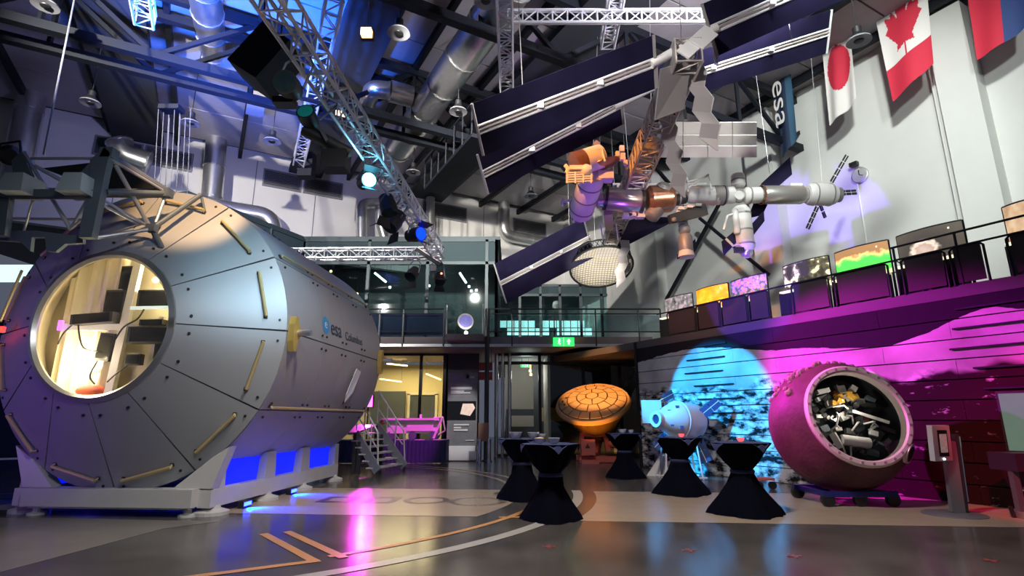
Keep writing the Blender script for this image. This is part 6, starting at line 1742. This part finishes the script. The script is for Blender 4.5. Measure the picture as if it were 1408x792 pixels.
# hanging stage lamps
M['cyan_lens'] = mat('cyan_lens', (.2, .8, 1), .3, emit=(.20, .80, 1.0), es=5)
M['blue_lens'] = mat('blue_lens', (.02, .05, 1), .3, emit=(.0, .03, 1.0), es=3.0)
M['dull_lens'] = mat('dull_lens', (.03, .06, .07), .1)
M['teal_lens'] = mat('teal_lens', (.02, .25, .25), .2, emit=(.02, .45, .4), es=.12)
M['lamp_grey'] = mat('lamp_grey', (.16, .17, .19), .4, .3)
def stage_lamp(c, d, L, r_, lens, lb, top=None, barn=True):
    c = Vector(c); d = Vector(d).normalized(); r = thing('stage_lamp', c, lb, 'lamp')
    MB().lathe([(r_ * .5, -L * .5), (r_ * .85, -L * .42), (r_ * .9, -L * .1), (r_, 0), (r_, L * .5), (r_ * .9, L * .5)], c, d, 18).build('body', M['black'], r, smooth=True); bd = bpy.data.objects[-1] if False else r.children[-1]
    MB().lathe([(0, L * .505), (r_ * .86, L * .505)], c, d, 18).build('lens', lens, bd)
    x = d.cross(UZ).normalized()
    tpz = top or (c + Vector((0, 0, .45)))
    MB().path([c + x * r_ * 1.15, c + x * r_ * 1.15 + (tpz - c) * .6, tpz, c - x * r_ * 1.15 + (tpz - c) * .6, c - x * r_ * 1.15], .018, 6).build('yoke', M['lamp_grey'], r)
    MB().box(tpz, (.12, .08, .14)).build('clamp', M['alu'], r)
    if barn:
        z = x.cross(d)
        for s in (-1, 1):
            e = c + d * L * .5 + z * s * r_ * .95
            MB().poly3([e - x * r_ * .8, e + x * r_ * .8, e + x * r_ * 1.1 + d * r_ * 1.1 + z * s * r_ * .5, e - x * r_ * 1.1 + d * r_ * 1.1 + z * s * r_ * .5], .01).build('barn_door', M['black'], r)
def tl(x, y): return hz(x, y, LZ)
def lt(t): return l0.lerp(l1, t)
def onl(px, py, dz):                    # hang point: on the lighting truss axis nearest this pixel row
    best = min((abs((pt(px, py, l0.lerp(l1, k / 200).y)).z - (LZ - dz)), k) for k in range(201))
    return l0.lerp(l1, best[1] / 200).y
Yc = onl(506, 250, .45)
stage_lamp(pt(503, 250, Yc), (.55, -.82, -.15), .42, .17, M['cyan_lens'], 'stage lamp with glaring cyan lens on the long truss', l0.lerp(l1, (Yc - l0.y) / (l1.y - l0.y)))
point('cyan_lamp_glow', pt(511, 249, Yc - .35), (.2, .75, 1), 25, .06)
Yc = onl(574, 325, .45)
stage_lamp(pt(570, 323, Yc), (.75, -.64, -.1), .55, .20, M['blue_lens'], 'stage lamp with deep blue lens near the end of the long truss', l0.lerp(l1, (Yc - l0.y) / (l1.y - l0.y)))
Yc = onl(535, 288, .5)
stage_lamp(pt(533, 281, Yc), (.3, -.2, -.9), .5, .20, M['dull_lens'], 'unlit black stage lamp below the cyan one', l0.lerp(l1, (Yc - l0.y) / (l1.y - l0.y)))
stage_lamp(pt(543, 303, Yc + .8), (-.4, -.4, -.8), .55, .22, M['dull_lens'], 'unlit black stage lamp tilted beside the blue one', l0.lerp(l1, (Yc + .8 - l0.y) / (l1.y - l0.y)))
Yc = l1.y + .1
stage_lamp(pt(568, 376, Yc), (-.3, -.6, -.7), .45, .20, M['dull_lens'], 'unlit black stage lamp under the crossing truss', pt(572, 355, Yc))
stage_lamp(pt(604, 383, Yc), (.2, -.6, -.8), .40, .17, M['dull_lens'], 'unlit black stage lamp hanging lowest under the truss end', pt(601, 352, Yc))
r = thing('lamp_bar', pt(588, 352, Yc - .2), 'slanted black lamp bar under the end of the long truss', 'lamp'); MB().beam(pt(573, 342, Yc - .3), pt(606, 364, Yc - .3), .16, .14).build('body', M['black'], r); MB().beam(pt(574, 340, Yc - .38), pt(606, 361, Yc - .38), .03, .03).build('edge_strip', M['alu'], r); MB().box(pt(596, 369, Yc - .2), (.18, .14, .2)).build('driver_box', M['lamp_grey'], r)
tag(MB().path([pt(592 + 6 * math.sin(k * .9), 318 + k * 4.2, Yc - .1) for k in range(6)], .06, 8).build('cable_bundle', M['black']), 'thick coiled black cable bundle at the truss end', 'cable')
tag(MB().sphere(pt(607, 376, Yc - .3), .035, 8, 6).build('red_indicator', mat('red_led', (1, .2, .1), .4, emit=(1, .15, .08), es=6)), 'tiny red indicator lamp under the truss end', 'lamp')
# profile spot group higher up the truss
Yc = onl(425, 170, .5)
stage_lamp(pt(425, 165, Yc), (.0, -.8, .2), .40, .15, M['teal_lens'], 'stage lamp with faint teal lens and grey yoke on the long truss', l0.lerp(l1, (Yc - l0.y) / (l1.y - l0.y)), False)
r = thing('lamp_tube_bar', pt(455, 200, Yc), 'long black tube lamp slanting below the long truss', 'lamp')
MB().tube(pt(418, 178, Yc + .1), pt(482, 212, Yc + .3), .11, 14).build('body', M['black'], r, smooth=True); MB().beam(pt(438, 172, Yc), pt(450, 194, Yc), .05).build('bracket', M['lamp_grey'], r); MB().box(pt(462, 222, Yc + .3), (.42, .3, .34)).build('ballast_box', M['black'], r)
Yc = onl(395, 118, .6)
stage_lamp(pt(398, 120, Yc), (.1, -.9, -.2), .42, .17, M['dull_lens'], 'large unlit stage lamp high on the long truss', l0.lerp(l1, (Yc - l0.y) / (l1.y - l0.y)), False)
tag(MB().box(pt(392, 141, Yc + .2), (.30, .2, .10)).build('ballast', M['black']), 'black ballast box below the large unlit stage lamp', 'box')
sp_ = pt(368, 86, Yc + 2.4); r = thing('loudspeaker', sp_, 'big dark loudspeaker box hung left of the long truss', 'speaker')
MB().box(sp_, (.7, .8, 1.0), Matrix.Rotation(.6, 3, 'Y')).build('cabinet', M['steel_black'], r)
for s in (-.2, .2): MB().tube(sp_ + Vector((s, 0, .3)), Vector((sp_.x + s, sp_.y, CEIL)), .015).build('hanger', M['steel_black'], r)
tag(MB().box(t1 + Vector((.15, .35, -.0)), (.5, .4, .9)).build('loudspeaker', M['steel_black']), 'black loudspeaker at the end of the high truss', 'speaker')
# warm lamps below the roof
for (x, y, lb) in ((504, 45, 'warm glowing lamp below the dark roof light'), (468, 157, 'warm glowing lamp just behind the long truss')):
    c = hz(x, y, 10.3); r = thing('flood_lamp', c, lb, 'lamp'); MB().box(c, (.24, .16, .18)).build('lens', M['lamp_warm'], r); MB().box(c + Vector((0, .12, .02)), (.3, .1, .24)).build('housing', M['black'], r); MB().tube(c + UZ * .1, Vector((c.x, c.y, CEIL - .2)), .01).build('stem', M['steel_dark'], r)
# pendant speakers
M['pend_ring'] = mat('pend_ring', (.22, .22, .24), .5)
def pendant(c):
    r = thing('pendant_speaker', c, 'dark bell shaped pendant speaker with pale ring on a thin rod', 'pendant', 'pendant speakers under the roof')
    MB().lathe([(.25, 0), (.235, .04), (.16, .055)], c, UZ, 24, caps=False).build('ring', M['pend_ring'], r, smooth=True)
    MB().lathe([(.25, -.0), (.10, .012)], c, UZ, 24, caps=False).build('baffle', M['pend_ring'], r, smooth=True)
    MB().lathe([(.0, -.03), (.09, -.01), (.10, .02)], c, UZ, 20, caps=False).build('cone', M['black'], r, smooth=True)
    MB().lathe([(.17, .05), (.15, .13), (.09, .20), (.09, .34), (.04, .38)], c, UZ, 20).build('bell', M['black'], r, smooth=True)
    MB().tube(c + UZ * .4, c + UZ * 2.6, .012, 6).build('rod', M['steel_dark'], r)
    return r
PP = None
for i_, (x, y, z, lb) in enumerate(((124, 142, 9.6, 'dark pendant speaker hanging between the wide dark roof light and the upright left duct'), (62, 8, 9.8, 'pendant speaker close under the roof near the steel cable, tilted pale ring'),
        (262, 170, 9.6, 'pendant speaker beside the roof duct, behind the bundle of wires'), (374, 195, 9.4, 'pendant speaker above the pair of joined louvre grilles'), (548, 46, 9.6, 'pendant speaker beside the warm lamp and the long roof duct'),
        (630, 154, 9.6, 'pendant speaker near the left tip of the upper solar wing'), (568, 238, 9.4, 'pendant speaker between the service catwalk and the long lighting truss'), (730, 270, 9.4, 'pendant speaker right of the bent wall duct, below the catwalk'),
        (1181, 57, 9.4, 'pendant speaker between the red disc flag and the maple leaf flag'), (668, 2, 9.8, 'pendant speaker above the level truss over the solar wings'))):
    c = hz(x, y, z) if z else None
    if PP is None: PP = pendant(c)
    else:
        o = copy_tree(PP); o.location = c
    (PP if i_ == 0 else o)['label'] = lb
# hanging steel wires over the module and the long cable
M['wire2'] = mat('wire2', (.20, .20, .22), .5, .3)
for k in range(9):
    x = 212 + k * 5.2 + (k % 3) * 2; Y = 12.0 + .15 * (k % 3)
    tag(MB().tube(pt(x + 6 - k * .2, 150 + (k % 4) * 4, Y), pt(x, 258 + (k % 3) * 4, Y - .5), .008, 5).build('hanging_wire', M['wire2']), 'thin steel wire of the bundle hanging above the module', 'wire', 'wires hanging above the module')
tag(MB().box(pt(236, 150, 12.2), (.5, .3, .12)).build('wire_bracket', M['steel_black']), 'dark bracket from which the bundle of wires hangs', 'bracket')
tag(MB().tube(pt(108, -30, 9.5), pt(60, 212, 8.6), .016, 6).build('steel_cable', M['alu']), 'long bright steel cable running down to the payload frame', 'cable')
tag(MB().box(hz(300, 155, 9.8), (1.7, .5, .28)).build('ceiling_unit', M['duct']), 'pale boxed ceiling unit beside the silver roof duct', 'ceiling unit') if False else None
c = back(372, 150, 2.0)
tag(MB().box(hz(352, 143, 10.9), (.9, .5, .36), ROT_W).build('air_unit', M['roof_panel']), 'grey boxed air unit hanging beside the upright roof duct', 'air unit')

# ---- flags
def in_poly(x, y, P):
    c = False; j = len(P) - 1
    for i in range(len(P)):
        if (P[i][1] > y) != (P[j][1] > y) and x < (P[j][0] - P[i][0]) * (y - P[i][1]) / (P[j][1] - P[i][1]) + P[i][0]: c = not c
        j = i
    return c
def flag(tl_, tr_, br_, bl_, w, mats, fn, lb, fold=.05, nf=2.2, nx=44, ny=84):
    """cloth hanging between four pixel corners on a plane w behind the mural; fn(s,t)->material index (s across, t down)"""
    C4 = [hp(x, y, AW + NW * w, NW) for x, y in (tl_, tr_, br_, bl_)]
    r = thing('flag', (C4[0] + C4[1]) / 2, lb, 'flag')
    def P(s, t):
        a = C4[0].lerp(C4[1], s); c = C4[3].lerp(C4[2], s); q = a.lerp(c, t)
        return q + NW * (fold * math.sin(s * PI * 2 * nf + t * 1.3) * (.35 + .65 * t)) + UZ * (-.05 * math.sin(s * PI) * t)
    me_v = [P(i / nx, j / ny) for j in range(ny + 1) for i in range(nx + 1)]
    base = wloc(r)
    groups = {}
    for j in range(ny):
        for i in range(nx):
            groups.setdefault(fn((i + .5) / nx, (j + .5) / ny), []).append((j * (nx + 1) + i, j * (nx + 1) + i + 1, (j + 1) * (nx + 1) + i + 1, (j + 1) * (nx + 1) + i))
    for k, fs_ in groups.items():
        used = sorted({i for f in fs_ for i in f}); ix = {g: i for i, g in enumerate(used)}
        MB().add([me_v[g] for g in used], [tuple(ix[i] for i in f) for f in fs_]).build(mats[k][0], mats[k][1], r, smooth=True)
    MB().tube(C4[0] + UZ * .02, C4[1] + UZ * .02, .02, 8).build('flag_pole', M['steel_black'], r)
    return r
M['flag_white'] = mat('flag_white', (.70, .66, .64), .8); M['flag_red'] = mat('flag_red', (.55, .02, .05), .8)
M['flag_blue'] = mat('flag_blue', (.03, .06, .20), .8); M['flag_navy'] = mat('flag_navy', (.015, .03, .075), .8); M['flag_teal'] = mat('flag_teal', (.03, .09, .16), .8)
FW = 3.3
flag((1126, 20), (1166, 8), (1179, 135), (1139, 172), FW, [('white_field', M['flag_white']), ('red_disc', M['flag_red'])],
     lambda s, t: 1 if ((s - .50) / .40) ** 2 + ((t - .56) / .21) ** 2 < 1 else 0, 'white hanging flag with a red disc', .06, 1.6)
half_leaf = [(0, .50), (.045, .40), (.115, .345), (.155, .36), (.13, .21), (.225, .29), (.25, .235), (.335, .25), (.31, .165), (.36, .135), (.215, .005), (.24, -.055), (.018, -.03), (.02, -.17), (-.02, -.17)]
half_leaf = [(0, .46), (.06, .33), (.13, .37), (.095, .16), (.20, .28), (.225, .21), (.34, .24), (.30, .12), (.36, .08), (.16, -.09), (.185, -.16), (.02, -.13), (.025, -.30)]
leaf = half_leaf + [(-x, y) for x, y in reversed(half_leaf)]
def canada(s, t):
    if t < .27 or t > .73: return 1
    # flag hangs turned: its top points to the right edge
    X = (t - .5) / .46; Yv = (s - .5)
    return 2 if in_poly(X * .46 / .46 * .50, (s - .47) * .95, leaf) else 0
def canada2(s, t):
    if t < .265: return 1
    if t > .735: return 3
    return 2 if in_poly((s - .50) * .95, -(t - .50) / .43 * .5 + .02, leaf) else 0
flag((1196, -12), (1270, -60), (1282, 86), (1226, 139), FW, [('white_band', M['flag_white']), ('red_band', M['flag_red']), ('maple_leaf', M['flag_red']), ('red_band', M['flag_red'])], canada2, 'red and white hanging flag with a maple leaf', .06, 1.1, 60, 110)
flag((1322, -60), (1408, -85), (1412, 35), (1342, 82), FW, [('red_band', M['flag_red']), ('blue_band', M['flag_blue'])], lambda s, t: 0 if s < .56 else 1, 'red and blue hanging flag beyond the large pilaster', .05, 1.3)
fl5 = flag((1062, 98), (1086, 92), (1095, 190), (1074, 217), FW + .1, [('navy_field', M['flag_navy']), ('teal_edge', M['flag_teal'])], lambda s, t: 0 if s < .66 else 1, 'narrow dark blue hanging flag with white lettering', .05, 1.2)
p0_ = hp(1072, 110, AW + NW * (FW - .02), NW); p1_ = hp(1082, 200, AW + NW * (FW - .02), NW)
dn = (p1_ - p0_).normalized(); rt_ = (DW - dn * DW.dot(dn)).normalized()
text_on('esa', .95, p0_ - rt_ * .22 - NW * .10, dn * 1.35, rt_ * .72, 'lettering', M['flag_white'], fl5)
